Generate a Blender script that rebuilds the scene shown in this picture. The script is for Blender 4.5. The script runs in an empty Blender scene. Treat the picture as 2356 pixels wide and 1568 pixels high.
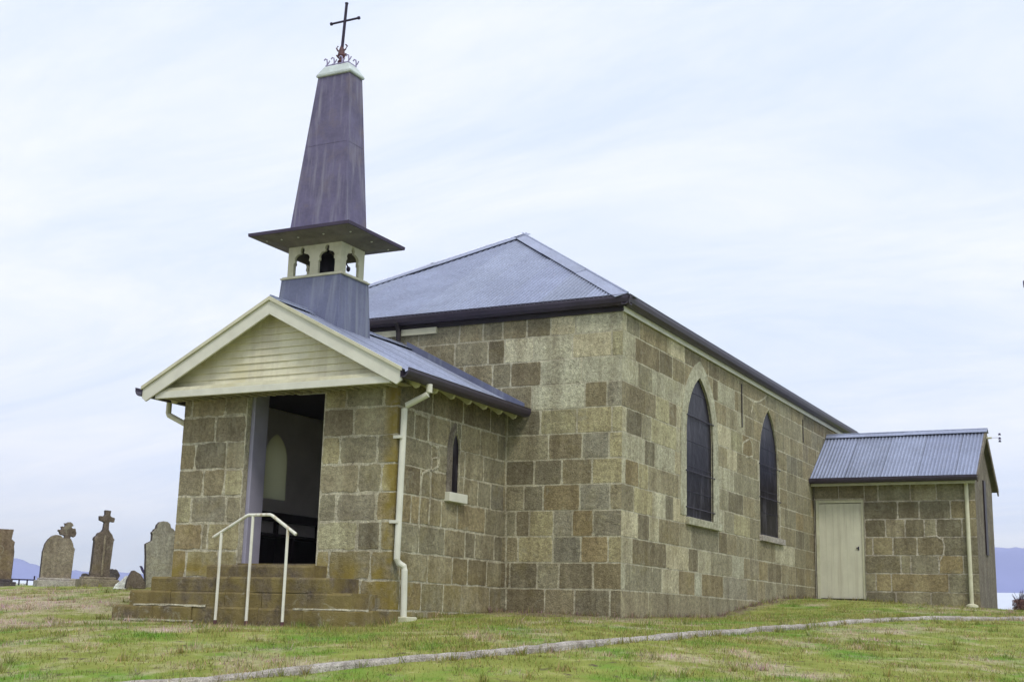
import bpy, bmesh, math, random
import numpy as np
from mathutils import Vector, Matrix
from mathutils.geometry import tessellate_polygon

# ------------------------------------------------------------------ camera
SC = bpy.context.scene
CAMP = (7.2156, -17.3628, -0.4357)
YAW, PITCH, ROLL, FPX = 0.481433, 0.211497, 0.026978, 2965.74
cam_d = bpy.data.cameras.new('camera')
cam = bpy.data.objects.new('camera', cam_d)
SC.collection.objects.link(cam)
fwd = Vector((-math.sin(YAW)*math.cos(PITCH), math.cos(YAW)*math.cos(PITCH), math.sin(PITCH)))
rgt = Vector((math.cos(YAW), math.sin(YAW), 0)); upv = rgt.cross(fwd)
R_ = rgt*math.cos(ROLL)+upv*math.sin(ROLL); U_ = -rgt*math.sin(ROLL)+upv*math.cos(ROLL)
cam.matrix_world = Matrix((( R_.x, U_.x, -fwd.x, CAMP[0]), (R_.y, U_.y, -fwd.y, CAMP[1]), (R_.z, U_.z, -fwd.z, CAMP[2]), (0, 0, 0, 1)))
cam_d.sensor_width = 36; cam_d.lens = FPX/2356*36
cam_d.clip_start = 0.1; cam_d.clip_end = 20000
SC.camera = cam

# ------------------------------------------------------------------ light
SUN_EL, SUN_AZ = math.radians(52), math.radians(-42)     # azimuth of the sun measured from +X towards +Y
w = bpy.data.worlds.new('World'); SC.world = w; w.use_nodes = True
nt = w.node_tree; nt.nodes.clear(); N = nt.nodes; Lk = nt.links
out = N.new('ShaderNodeOutputWorld'); bg = N.new('ShaderNodeBackground')
sky = N.new('ShaderNodeTexSky'); sky.sky_type = 'NISHITA'; sky.sun_disc = False
sky.sun_elevation = SUN_EL; sky.sun_rotation = math.pi/2-SUN_AZ; sky.dust_density = 3.0; sky.air_density = 1.0
bg.inputs['Strength'].default_value = 0.10
tc = N.new('ShaderNodeTexCoord'); sep = N.new('ShaderNodeSeparateXYZ')
Lk.new(tc.outputs['Generated'], sep.inputs[0])
def wm(op, a, b=None, clamp=False):
    n = N.new('ShaderNodeMath'); n.operation = op; n.use_clamp = clamp
    for i, v in enumerate((a, b)):
        if v is None: continue
        if isinstance(v, (int, float)): n.inputs[i].default_value = v
        else: Lk.new(v, n.inputs[i])
    return n.outputs[0]
zz = wm('ADD', wm('MAXIMUM', sep.outputs[2], 0.0), 0.22)
cmb = N.new('ShaderNodeCombineXYZ')
Lk.new(wm('DIVIDE', sep.outputs[0], zz), cmb.inputs[0]); Lk.new(wm('DIVIDE', sep.outputs[1], zz), cmb.inputs[1])
mp = N.new('ShaderNodeMapping'); mp.inputs['Rotation'].default_value = (0, 0, 0.95); mp.inputs['Scale'].default_value = (0.55, 1.5, 1)
Lk.new(cmb.outputs[0], mp.inputs[0])
n1 = N.new('ShaderNodeTexNoise'); n1.inputs['Scale'].default_value = 1.9; n1.inputs['Detail'].default_value = 10; n1.inputs['Roughness'].default_value = 0.66; n1.inputs['Distortion'].default_value = 0.5
n2 = N.new('ShaderNodeTexNoise'); n2.inputs['Scale'].default_value = 0.35; n2.inputs['Detail'].default_value = 3
Lk.new(mp.outputs[0], n1.inputs['Vector']); Lk.new(cmb.outputs[0], n2.inputs['Vector'])
mixn = wm('ADD', wm('MULTIPLY', n1.outputs[0], 0.65), wm('MULTIPLY', n2.outputs[0], 0.35))
cr = N.new('ShaderNodeValToRGB')
cr.color_ramp.elements[0].position = 0.40; cr.color_ramp.elements[0].color = (6.6, 7.4, 9.3, 1)
cr.color_ramp.elements[1].position = 0.60; cr.color_ramp.elements[1].color = (8.4, 8.65, 9.6, 1)
Lk.new(mixn, cr.inputs[0])
mx = N.new('ShaderNodeMix'); mx.data_type = 'RGBA'; mx.inputs[0].default_value = 0.90
Lk.new(sky.outputs[0], mx.inputs[6]); Lk.new(cr.outputs[0], mx.inputs[7])
Lk.new(mx.outputs[2], bg.inputs['Color']); Lk.new(bg.outputs[0], out.inputs[0])

sd = bpy.data.lights.new('sun', 'SUN'); sun = bpy.data.objects.new('sun', sd); SC.collection.objects.link(sun)
sd.energy = 1.5; sd.angle = math.radians(14); sd.color = (1.0, 0.96, 0.88)
dirv = Vector((math.cos(SUN_EL)*math.cos(SUN_AZ), math.cos(SUN_EL)*math.sin(SUN_AZ), math.sin(SUN_EL)))
sun.rotation_euler = dirv.to_track_quat('Z', 'Y').to_euler(); sun.location = (20, -20, 40)
SC.view_settings.view_transform = 'Standard'; SC.view_settings.look = 'None'
SC.view_settings.exposure = 0.38; SC.view_settings.gamma = 1.0
SC.render.engine = 'CYCLES'
SC.cycles.max_bounces = 9; SC.cycles.diffuse_bounces = 6; SC.cycles.volume_bounces = 0

# ------------------------------------------------------------------ materials
MATS = {}
def newmat(name):
    m = bpy.data.materials.new(name); m.use_nodes = True; MATS[name] = m
    nt = m.node_tree; b = nt.nodes['Principled BSDF']
    return m, nt, b
def nd(nt, t, **kw):
    n = nt.nodes.new(t)
    for k, v in kw.items():
        if k in n.inputs: n.inputs[k].default_value = v
        else: setattr(n, k, v)
    return n
def mathn(nt, op, a, b=None, clamp=False):
    n = nt.nodes.new('ShaderNodeMath'); n.operation = op; n.use_clamp = clamp
    for i, v in enumerate((a, b)):
        if v is None: continue
        if isinstance(v, (int, float)): n.inputs[i].default_value = v
        else: nt.links.new(v, n.inputs[i])
    return n.outputs[0]
def mixc(nt, fac, a, b, mode='MIX'):
    n = nt.nodes.new('ShaderNodeMix'); n.data_type = 'RGBA'; n.blend_type = mode
    for i, v in ((0, fac), (6, a), (7, b)):
        if isinstance(v, (int, float)): n.inputs[i].default_value = v
        elif isinstance(v, tuple): n.inputs[i].default_value = (*v, 1) if len(v) == 3 else v
        else: nt.links.new(v, n.inputs[i])
    return n.outputs[2]
def noise(nt, vec, scale, detail=3, rough=0.55, dist=0.0):
    n = nd(nt, 'ShaderNodeTexNoise', Scale=scale, Detail=detail, Roughness=rough, Distortion=dist)
    if vec is not None: nt.links.new(vec, n.inputs['Vector'])
    return n.outputs[0]
def ramp(nt, fac, p0, p1, c0=(0, 0, 0), c1=(1, 1, 1)):
    r = nt.nodes.new('ShaderNodeValToRGB'); e = r.color_ramp.elements
    e[0].position = p0; e[1].position = p1; e[0].color = (*c0, 1); e[1].color = (*c1, 1)
    nt.links.new(fac, r.inputs[0]); return r.outputs[0]
def geo(nt): return nt.nodes.new('ShaderNodeNewGeometry').outputs['Position']
def scaled(nt, vec, s):
    m = nt.nodes.new('ShaderNodeMapping'); m.inputs['Scale'].default_value = s
    nt.links.new(vec, m.inputs[0]); return m.outputs[0]
def bump(nt, b, h, strength, dist):
    n = nt.nodes.new('ShaderNodeBump'); n.inputs['Strength'].default_value = strength; n.inputs['Distance'].default_value = dist
    nt.links.new(h, n.inputs['Height']); nt.links.new(n.outputs[0], b.inputs['Normal'])

def mottled(name, col, var=0.25, scale=6.0, rough=0.7, fine=60.0, bs=0.25, bd=0.01, metallic=0.0, streak=None, spec=0.3, col2=None):
    """plain painted or weathered surface with two scales of variation"""
    m, nt, b = newmat(name); P = geo(nt)
    n1 = noise(nt, P, scale, 4); n2 = noise(nt, P, fine, 3)
    dark = tuple(c*(1-var) for c in col); lite = tuple(min(1, c*(1+var*0.8)) for c in col)
    c = ramp(nt, n1, 0.32, 0.68, dark, lite)
    c = mixc(nt, 0.35, c, ramp(nt, n2, 0.3, 0.7, dark, lite))
    if col2 is not None:
        c = mixc(nt, ramp(nt, noise(nt, P, scale*0.55, 5, 0.65), 0.52, 0.66), c, col2)
    if streak:
        s = noise(nt, scaled(nt, P, (streak[0], streak[0], streak[0]*0.06)), 1.0, 4, 0.6)
        c = mixc(nt, ramp(nt, s, 0.5, 0.72), c, streak[1])
    nt.links.new(c, b.inputs['Base Color'])
    b.inputs['Roughness'].default_value = rough; b.inputs['Metallic'].default_value = metallic
    b.inputs['Specular IOR Level'].default_value = spec
    bump(nt, b, n2, bs, bd)
    return m

def stone_mat(name, attr=True, tint=(1, 1, 1), base=(0.22, 0.19, 0.125), lichen=0.0, low_l=0.0):
    m, nt, b = newmat(name); P = geo(nt)
    if attr:
        a = nt.nodes.new('ShaderNodeAttribute'); a.attribute_name = 'Col'; col = a.outputs['Color']
    else:
        r = nt.nodes.new('ShaderNodeRGB'); r.outputs[0].default_value = (*base, 1); col = r.outputs[0]
    big = noise(nt, P, 3.0, 5, 0.62); mid = noise(nt, P, 17, 4, 0.65); fine = noise(nt, P, 75, 3, 0.7)
    c = mixc(nt, 1.0, col, ramp(nt, big, 0.3, 0.7, (0.78, 0.76, 0.74), (1.18, 1.2, 1.18)), 'MULTIPLY')
    c = mixc(nt, 1.0, c, ramp(nt, mid, 0.32, 0.7, (0.72, 0.71, 0.70), (1.27, 1.27, 1.24)), 'MULTIPLY')
    c = mixc(nt, 1.0, c, ramp(nt, fine, 0.30, 0.70, (0.55, 0.54, 0.56), (1.46, 1.44, 1.40)), 'MULTIPLY')
    # dark pock marks and pale grains
    v = nd(nt, 'ShaderNodeTexVoronoi', Scale=26.0); nt.links.new(P, v.inputs['Vector'])
    pm = mathn(nt, 'MULTIPLY', ramp(nt, v.outputs['Distance'], 0.10, 0.24, (1, 1, 1), (0, 0, 0)), ramp(nt, noise(nt, P, 5, 3), 0.48, 0.62))
    c = mixc(nt, mathn(nt, 'MULTIPLY', pm, 0.75), c, (0.05, 0.042, 0.035))
    v2 = nd(nt, 'ShaderNodeTexVoronoi', Scale=34.0); nt.links.new(scaled(nt, P, (1.1, 0.9, 1.2)), v2.inputs['Vector'])
    pm2 = mathn(nt, 'MULTIPLY', ramp(nt, v2.outputs['Distance'], 0.08, 0.2, (1, 1, 1), (0, 0, 0)), ramp(nt, noise(nt, P, 4.3, 3), 0.5, 0.66))
    c = mixc(nt, mathn(nt, 'MULTIPLY', pm2, 0.5), c, (0.45, 0.44, 0.38))
    # ochre lichen washes
    li = ramp(nt, noise(nt, P, 1.7, 5, 0.65, 0.4), 0.55, 0.70)
    c = mixc(nt, mathn(nt, 'MULTIPLY', li, max(0.0, 0.20+lichen)), c, (0.27, 0.22, 0.055))
    if low_l > 0:
        s = nt.nodes.new('ShaderNodeSeparateXYZ'); nt.links.new(P, s.inputs[0])
        low = mathn(nt, 'MULTIPLY', mathn(nt, 'SUBTRACT', 0.45, s.outputs[2]), 2.2, True)
        low = mathn(nt, 'MULTIPLY', low, mathn(nt, 'ADD', 0.35, mathn(nt, 'MULTIPLY', mathn(nt, 'SUBTRACT', -2.4, s.outputs[1]), 2.0, True)), True)
        cor = mathn(nt, 'MULTIPLY', mathn(nt, 'ADD', s.outputs[0], 2.16), 7.0, True)
        cor = mathn(nt, 'MULTIPLY', cor, mathn(nt, 'MULTIPLY', mathn(nt, 'SUBTRACT', -3.0, s.outputs[1]), 30.0, True))
        l2 = mathn(nt, 'MULTIPLY', mathn(nt, 'MAXIMUM', low, cor), ramp(nt, noise(nt, P, 3.2, 5, 0.6, 0.3), 0.34, 0.56))
        c = mixc(nt, mathn(nt, 'MULTIPLY', l2, low_l), c, (0.27, 0.21, 0.05))
    sm = mathn(nt, 'MULTIPLY', ramp(nt, noise(nt, P, 3.6, 6, 0.7, 1.2), 0.60, 0.64), 0.45)
    c = mixc(nt, sm, c, (0.36, 0.345, 0.245))
    ws = noise(nt, scaled(nt, P, (5, 5, 0.5)), 1.0, 4, 0.6)
    c = mixc(nt, 1.0, c, ramp(nt, ws, 0.42, 0.62, (1, 1, 1), (0.80, 0.78, 0.76)), 'MULTIPLY')
    # damp stains low on the walls
    nt.links.new(c, b.inputs['Base Color'])
    b.inputs['Roughness'].default_value = 0.92; b.inputs['Specular IOR Level'].default_value = 0.2
    h = mathn(nt, 'ADD', mathn(nt, 'MULTIPLY', mid, 0.6), mathn(nt, 'MULTIPLY', fine, 0.6))
    h = mathn(nt, 'SUBTRACT', h, mathn(nt, 'MULTIPLY', pm, 0.4))
    h = mathn(nt, 'ADD', h, mathn(nt, 'MULTIPLY', big, 1.6))
    bump(nt, b, h, 0.9, 0.024)
    return m
stone_mat('stone'); stone_mat('stone_porch', lichen=0.06, low_l=0.95)
stone_mat('mortar', attr=False, base=(0.50, 0.48, 0.37), lichen=-0.12)
stone_mat('mortar_vestry', attr=False, base=(0.50, 0.47, 0.40), lichen=-0.2)
stone_mat('step_stone', attr=False, base=(0.165, 0.138, 0.100), lichen=0.0, low_l=0.55)
stone_mat('render_band', attr=False, base=(0.47, 0.47, 0.36))
stone_mat('dark_render', attr=False, base=(0.20, 0.18, 0.15))
stone_mat('kerb_concrete', attr=False, base=(0.43, 0.405, 0.38))
stone_mat('grave_brown', attr=False, base=(0.19, 0.16, 0.135))
stone_mat('grave_buff', attr=False, base=(0.31, 0.275, 0.215))
stone_mat('grave_grey', attr=False, base=(0.36, 0.355, 0.30))
stone_mat('grave_orange', attr=False, base=(0.21, 0.165, 0.12), lichen=0.1)
stone_mat('grave_dark', attr=False, base=(0.10, 0.09, 0.10))
stone_mat('grave_rim', attr=False, base=(0.085, 0.07, 0.07), lichen=-0.1)
stone_mat('marble', attr=False, base=(0.72, 0.76, 0.78))
mottled('cream', (0.56, 0.55, 0.40), 0.14, 5, 0.6, 70, 0.15, 0.004, col2=(0.46, 0.45, 0.30))
mottled('cream_clean', (0.62, 0.62, 0.52), 0.10, 5, 0.5, 70, 0.1, 0.003)
mottled('cream_weathered', (0.64, 0.62, 0.46), 0.14, 4, 0.7, 50, 0.2, 0.004, col2=(0.57, 0.54, 0.36), streak=(7, (0.52, 0.49, 0.36)))
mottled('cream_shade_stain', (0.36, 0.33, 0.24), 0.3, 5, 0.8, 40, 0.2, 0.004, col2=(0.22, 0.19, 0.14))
mottled('white_rail', (0.70, 0.70, 0.60), 0.10, 9, 0.45, 60, 0.1, 0.002, streak=(22, (0.42, 0.33, 0.2)))
mottled('gutter_dark', (0.040, 0.030, 0.050), 0.35, 3, 0.42, 40, 0.1, 0.002, spec=0.5)
mottled('fascia_dark', (0.032, 0.026, 0.032), 0.3, 3, 0.7, 40, 0.1, 0.002)
mottled('lead_spire', (0.120, 0.108, 0.186), 0.28, 3.0, 0.7, 22, 0.3, 0.006, streak=(13, (0.21, 0.20, 0.26)), col2=(0.150, 0.128, 0.160), spec=0.4)
mottled('lead_base', (0.135, 0.150, 0.235), 0.22, 3, 0.6, 30, 0.2, 0.005, streak=(8, (0.22, 0.24, 0.30)), spec=0.4)
mottled('cap_metal', (0.52, 0.58, 0.56), 0.2, 5, 0.6, 40, 0.2, 0.003)
mottled('canopy_lead', (0.055, 0.042, 0.075), 0.3, 3.0, 0.6, 22, 0.2, 0.004)
mottled('iron', (0.028, 0.020, 0.045), 0.4, 6, 0.6, 50, 0.2, 0.003)
mottled('iron_light', (0.30, 0.27, 0.42), 0.3, 12, 0.5, 60, 0.1, 0.002)
mottled('rust_bronze', (0.10, 0.045, 0.05), 0.4, 9, 0.6, 50, 0.2, 0.003)
mottled('bell_bronze', (0.014, 0.011, 0.018), 0.3, 6, 0.6, 40, 0.1, 0.002, metallic=0.3)
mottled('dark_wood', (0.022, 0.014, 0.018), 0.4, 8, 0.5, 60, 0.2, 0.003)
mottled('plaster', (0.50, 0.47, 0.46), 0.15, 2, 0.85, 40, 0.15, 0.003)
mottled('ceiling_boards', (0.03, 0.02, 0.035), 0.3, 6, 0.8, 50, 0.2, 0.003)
mottled('lavender_paint', (0.30, 0.29, 0.37), 0.12, 4, 0.5, 60, 0.1, 0.002)
mottled('door_paint', (0.60, 0.59, 0.46), 0.12, 3, 0.6, 60, 0.2, 0.003, streak=(12, (0.50, 0.48, 0.37)))
mottled('soffit_timber', (0.17, 0.155, 0.12), 0.35, 5, 0.8, 50, 0.3, 0.005, col2=(0.15, 0.13, 0.11))  # base colour darkened to deepen the contact shade under the canopy
mottled('water_grey', (0.5, 0.55, 0.65), 0.1, 0.01, 0.5, 1, 0.0, 0.001)
mottled('earth_red', (0.15, 0.08, 0.07), 0.4, 6, 0.9, 30, 0.4, 0.02)
mottled('twig', (0.06, 0.035, 0.05), 0.3, 6, 0.9, 30, 0.4, 0.01)
mottled('porcelain', (0.06, 0.05, 0.13), 0.2, 6, 0.3, 30, 0.0, 0.001)
mottled('pole_wood', (0.12, 0.10, 0.09), 0.3, 6, 0.9, 30, 0.3, 0.005)

def roof_metal(name, col, lap):
    m, nt, b = newmat(name); P = geo(nt)
    a = nt.nodes.new('ShaderNodeAttribute'); a.attribute_name = 'Col'
    n1 = noise(nt, P, 1.3, 5, 0.6); n2 = noise(nt, P, 28, 4, 0.7); n3 = noise(nt, P, 9, 4)
    c = mixc(nt, 1.0, a.outputs['Color'], ramp(nt, n1, 0.3, 0.7, tuple(0.86*x for x in col), tuple(1.14*x for x in col)), 'MULTIPLY')
    c = mixc(nt, 1.0, c, ramp(nt, n2, 0.3, 0.7, (0.72, 0.72, 0.74), (1.26, 1.26, 1.26)), 'MULTIPLY')
    c = mixc(nt, mathn(nt, 'MULTIPLY', ramp(nt, n3, 0.58, 0.74), 0.3), c, (0.32, 0.31, 0.34))
    nt.links.new(c, b.inputs['Base Color'])
    b.inputs['Metallic'].default_value = 0.35; b.inputs['Roughness'].default_value = 0.4
    bump(nt, b, n2, 0.15, 0.003)
roof_metal('corrugated', (0.30, 0.335, 0.44), 0)

m, nt, b = newmat('window_glass'); P = geo(nt)
b.inputs['Specular IOR Level'].default_value = 0.12; b.inputs['Roughness'].default_value = 0.35
nz = noise(nt, scaled(nt, P, (3, 3, 0.7)), 2.0, 4, 0.6)
c = mixc(nt, mathn(nt, 'MULTIPLY', ramp(nt, nz, 0.53, 0.74), 0.7), (0.010, 0.008, 0.012), (0.085, 0.080, 0.10))  # pale vertical streaks paint an uneven sky reflection into the glass colour
nt.links.new(c, b.inputs['Base Color']); bump(nt, b, noise(nt, P, 7, 3), 0.35, 0.02)
mottled('leading', (0.05, 0.045, 0.07), 0.2, 6, 0.6, 40, 0.1, 0.001)

m, nt, b = newmat('frosted_pane')
b.inputs['Base Color'].default_value = (0.60, 0.62, 0.48, 1); b.inputs['Roughness'].default_value = 0.9
tr = nt.nodes.new('ShaderNodeBsdfTranslucent'); tr.inputs[0].default_value = (0.62, 0.63, 0.50, 1)
ms = nt.nodes.new('ShaderNodeMixShader'); ms.inputs[0].default_value = 0.75
nt.links.new(b.outputs[0], ms.inputs[1]); nt.links.new(tr.outputs[0], ms.inputs[2]); nt.links.new(ms.outputs[0], nt.nodes['Material Output'].inputs[0])

def ground_colour(nt, P, blades=False):
    s = nt.nodes.new('ShaderNodeSeparateXYZ'); nt.links.new(P, s.inputs[0])
    flat = scaled(nt, P, (1, 1, 0))
    big = noise(nt, flat, 0.42, 5, 0.62, 0.4); mid = noise(nt, flat, 2.2, 5, 0.65); fine = noise(nt, flat, 14, 4, 0.7)
    g = ramp(nt, mid, 0.34, 0.66, (0.185, 0.215, 0.042), (0.30, 0.325, 0.085))
    g = mixc(nt, ramp(nt, noise(nt, flat, 0.9, 4, 0.6), 0.5, 0.68), g, (0.125, 0.255, 0.028))
    dry = ramp(nt, fine, 0.35, 0.65, (0.32, 0.275, 0.165), (0.50, 0.425, 0.30))
    # drier to the left of the steps and in a worn band in front of them
    left = mathn(nt, 'MULTIPLY', mathn(nt, 'SUBTRACT', -4.0, s.outputs[0]), 0.022, True)
    near = mathn(nt, 'MULTIPLY', mathn(nt, 'SUBTRACT', 1.5, s.outputs[1]), 0.25, True)
    left = mathn(nt, 'MULTIPLY', left, near)
    k = mathn(nt, 'ADD', mathn(nt, 'ADD', mathn(nt, 'MULTIPLY', big, 0.55), mathn(nt, 'MULTIPLY', mid, 0.45)), left)
    f = ramp(nt, k, 0.505, 0.64)
    foot = mathn(nt, 'MULTIPLY', mathn(nt, 'SUBTRACT', 1.0, mathn(nt, 'ABSOLUTE', mathn(nt, 'ADD', s.outputs[1], mathn(nt, 'ADD', 0.35, mathn(nt, 'MULTIPLY', mathn(nt, 'MAXIMUM', 0.0, mathn(nt, 'SUBTRACT', -1.9, s.outputs[0])), 2.0))))), 1.2, True)
    foot = mathn(nt, 'MULTIPLY', foot, mathn(nt, 'MULTIPLY', mathn(nt, 'SUBTRACT', 0.8, s.outputs[0]), 1.5, True), True)
    foot = mathn(nt, 'MULTIPLY', foot, ramp(nt, noise(nt, flat, 3.5, 4, 0.65), 0.36, 0.56))
    f = mathn(nt, 'MAXIMUM', f, mathn(nt, 'MULTIPLY', foot, 0.85))
    sf = mathn(nt, 'MULTIPLY', mathn(nt, 'SUBTRACT', 0.42, mathn(nt, 'ABSOLUTE', s.outputs[0])), 4.0, True)
    sf = mathn(nt, 'MULTIPLY', mathn(nt, 'MULTIPLY', sf, mathn(nt, 'MULTIPLY', mathn(nt, 'ADD', s.outputs[1], 0.3), 4.0, True)), ramp(nt, noise(nt, flat, 4.0, 4, 0.65), 0.42, 0.55))
    f = mathn(nt, 'MAXIMUM', f, mathn(nt, 'MULTIPLY', sf, 0.8))
    c = mixc(nt, f, g, dry)
    c = mixc(nt, mathn(nt, 'MULTIPLY', mathn(nt, 'MAXIMUM', foot, sf), 0.75), c, (0.115, 0.085, 0.055))  # bare earth at the wall foot, darkened further to paint contact shade
    return c, f, fine, mid
m, nt, b = newmat('lawn'); P = geo(nt)
c, f, fine, mid = ground_colour(nt, P)
c = mixc(nt, ramp(nt, noise(nt, scaled(nt, P, (1, 1, 0)), 5.5, 4, 0.7), 0.58, 0.68), c, (0.10, 0.075, 0.05))
nt.links.new(c, b.inputs['Base Color']); b.inputs['Roughness'].default_value = 0.95; b.inputs['Specular IOR Level'].default_value = 0.1
bump(nt, b, mathn(nt, 'ADD', fine, mid), 0.8, 0.04)
m, nt, b = newmat('grass_blades'); P = geo(nt)
c, f, fine, mid = ground_colour(nt, P)
oi = nt.nodes.new('ShaderNodeAttribute'); oi.attribute_name = 'Col'
c = mixc(nt, 1.0, c, oi.outputs['Color'], 'MULTIPLY')
nt.links.new(c, b.inputs['Base Color']); b.inputs['Roughness'].default_value = 0.7; b.inputs['Specular IOR Level'].default_value = 0.2
tr = nt.nodes.new('ShaderNodeBsdfTranslucent'); nt.links.new(c, tr.inputs[0])
ms = nt.nodes.new('ShaderNodeMixShader'); ms.inputs[0].default_value = 0.3
nt.links.new(b.outputs[0], ms.inputs[1]); nt.links.new(tr.outputs[0], ms.inputs[2]); nt.links.new(ms.outputs[0], nt.nodes['Material Output'].inputs[0])
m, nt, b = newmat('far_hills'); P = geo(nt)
c = ramp(nt, noise(nt, P, 0.004, 6, 0.6), 0.3, 0.7, (0.16, 0.19, 0.42), (0.21, 0.24, 0.50))  # blue of the distant haze put into the hill colour itself
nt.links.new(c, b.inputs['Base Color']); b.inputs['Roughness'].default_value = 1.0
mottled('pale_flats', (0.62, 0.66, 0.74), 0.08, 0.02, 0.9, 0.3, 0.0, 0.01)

# ------------------------------------------------------------------ mesh helpers
class MB:
    def __init__(s): s.v = []; s.f = []; s.c = []; s.m = []
    def vert(s, p): s.v.append(tuple(p)); return len(s.v)-1
    def face(s, idx, col=(1, 1, 1), mi=0): s.f.append(tuple(idx)); s.c.append(col); s.m.append(mi)
    def poly(s, pts, col=(1, 1, 1), mi=0): s.face([s.vert(p) for p in pts], col, mi)
    def box(s, x0, x1, y0, y1, z0, z1, col=(1, 1, 1), mi=0):
        s.hexa([(x0, y0, z0), (x1, y0, z0), (x1, y1, z0), (x0, y1, z0), (x0, y0, z1), (x1, y0, z1), (x1, y1, z1), (x0, y1, z1)], col, mi)
    def hexa(s, p, col=(1, 1, 1), mi=0):
        i = [s.vert(q) for q in p]
        for f in ((3, 2, 1, 0), (4, 5, 6, 7), (0, 1, 5, 4), (1, 2, 6, 5), (2, 3, 7, 6), (3, 0, 4, 7)): s.face([i[k] for k in f], col, mi)
    def prism(s, a, b, col=(1, 1, 1), mi=0):
        """a, b: matching loops of 3D points"""
        ia = [s.vert(p) for p in a]; ib = [s.vert(p) for p in b]; n = len(a)
        s.face(ia[::-1], col, mi); s.face(ib, col, mi)
        for k in range(n): s.face((ia[k], ia[(k+1) % n], ib[(k+1) % n], ib[k]), col, mi)
    def tube(s, pts, r, n=10, col=(1, 1, 1), mi=0, cap=True):
        pts = [Vector(p) for p in pts]; rs = r if isinstance(r, (list, tuple)) else [r]*len(pts); rings = []
        for i, p in enumerate(pts):
            d = (pts[min(i+1, len(pts)-1)]-pts[max(i-1, 0)]).normalized()
            a = d.cross(Vector((0, 0, 1)) if abs(d.z) < 0.9 else Vector((1, 0, 0))).normalized(); c = d.cross(a)
            rings.append([s.vert(p+(a*math.cos(t)+c*math.sin(t))*rs[i]) for t in [2*math.pi*k/n for k in range(n)]])
        for q, w_ in zip(rings, rings[1:]):
            for k in range(n): s.face((q[k], q[(k+1) % n], w_[(k+1) % n], w_[k]), col, mi)
        if cap: s.face(rings[0][::-1], col, mi); s.face(rings[-1], col, mi)
    def lathe(s, cx, cy, prof, n=20, col=(1, 1, 1), mi=0):
        rings = [[s.vert((cx+r*math.cos(2*math.pi*k/n), cy+r*math.sin(2*math.pi*k/n), z)) for k in range(n)] for r, z in prof]
        for q, w_ in zip(rings, rings[1:]):
            for k in range(n): s.face((q[k], q[(k+1) % n], w_[(k+1) % n], w_[k]), col, mi)
        s.face(rings[0][::-1], col, mi); s.face(rings[-1], col, mi)
    def build(s, name, mats, parent=None, smooth=False, bevel=0.0, recalc=True, local=False):
        me = bpy.data.meshes.new(name)
        off = Vector((0, 0, 0))
        if parent is not None and not local:
            off = Vector(parent.get('_loc', (0, 0, 0)))
        me.from_pydata([tuple(Vector(v)-off) for v in s.v], [], s.f)
        if isinstance(mats, str): mats = [mats]
        for mn in mats: me.materials.append(MATS[mn])
        me.polygons.foreach_set('material_index', s.m)
        if any(c != (1, 1, 1) for c in s.c) or mats[0] in ('stone', 'stone_porch', 'corrugated'):
            ca = me.color_attributes.new('Col', 'FLOAT_COLOR', 'CORNER')
            tot = np.array([len(f) for f in s.f]); arr = np.repeat(np.array([(*c, 1.0) for c in s.c], dtype=np.float32), tot, axis=0)
            ca.data.foreach_set('color', arr.ravel())
        if smooth: me.polygons.foreach_set('use_smooth', [True]*len(s.f))
        me.update()
        if recalc:
            bm = bmesh.new(); bm.from_mesh(me); bmesh.ops.recalc_face_normals(bm, faces=bm.faces); bm.to_mesh(me); bm.free()
        o = bpy.data.objects.new(name, me); SC.collection.objects.link(o)
        if parent is not None:
            o.parent = parent; o['_loc'] = tuple(off)
        if bevel > 0:
            b = o.modifiers.new('bevel', 'BEVEL'); b.width = bevel; b.segments = 2; b.limit_method = 'ANGLE'; b.angle_limit = math.radians(40)
        return o
def tag(o, label=None, cat=None, group=None, kind=None):
    for k, v in (('label', label), ('category', cat), ('group', group), ('kind', kind)):
        if v: o[k] = v
    return o
def thing(name, loc, label, cat, group=None, rz=0.0):
    o = bpy.data.objects.new(name, None); SC.collection.objects.link(o); o.location = loc; o.rotation_euler = (0, 0, rz)
    o.empty_display_size = 0.3; o['_loc'] = tuple(loc)
    return tag(o, label, cat, group)

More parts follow.
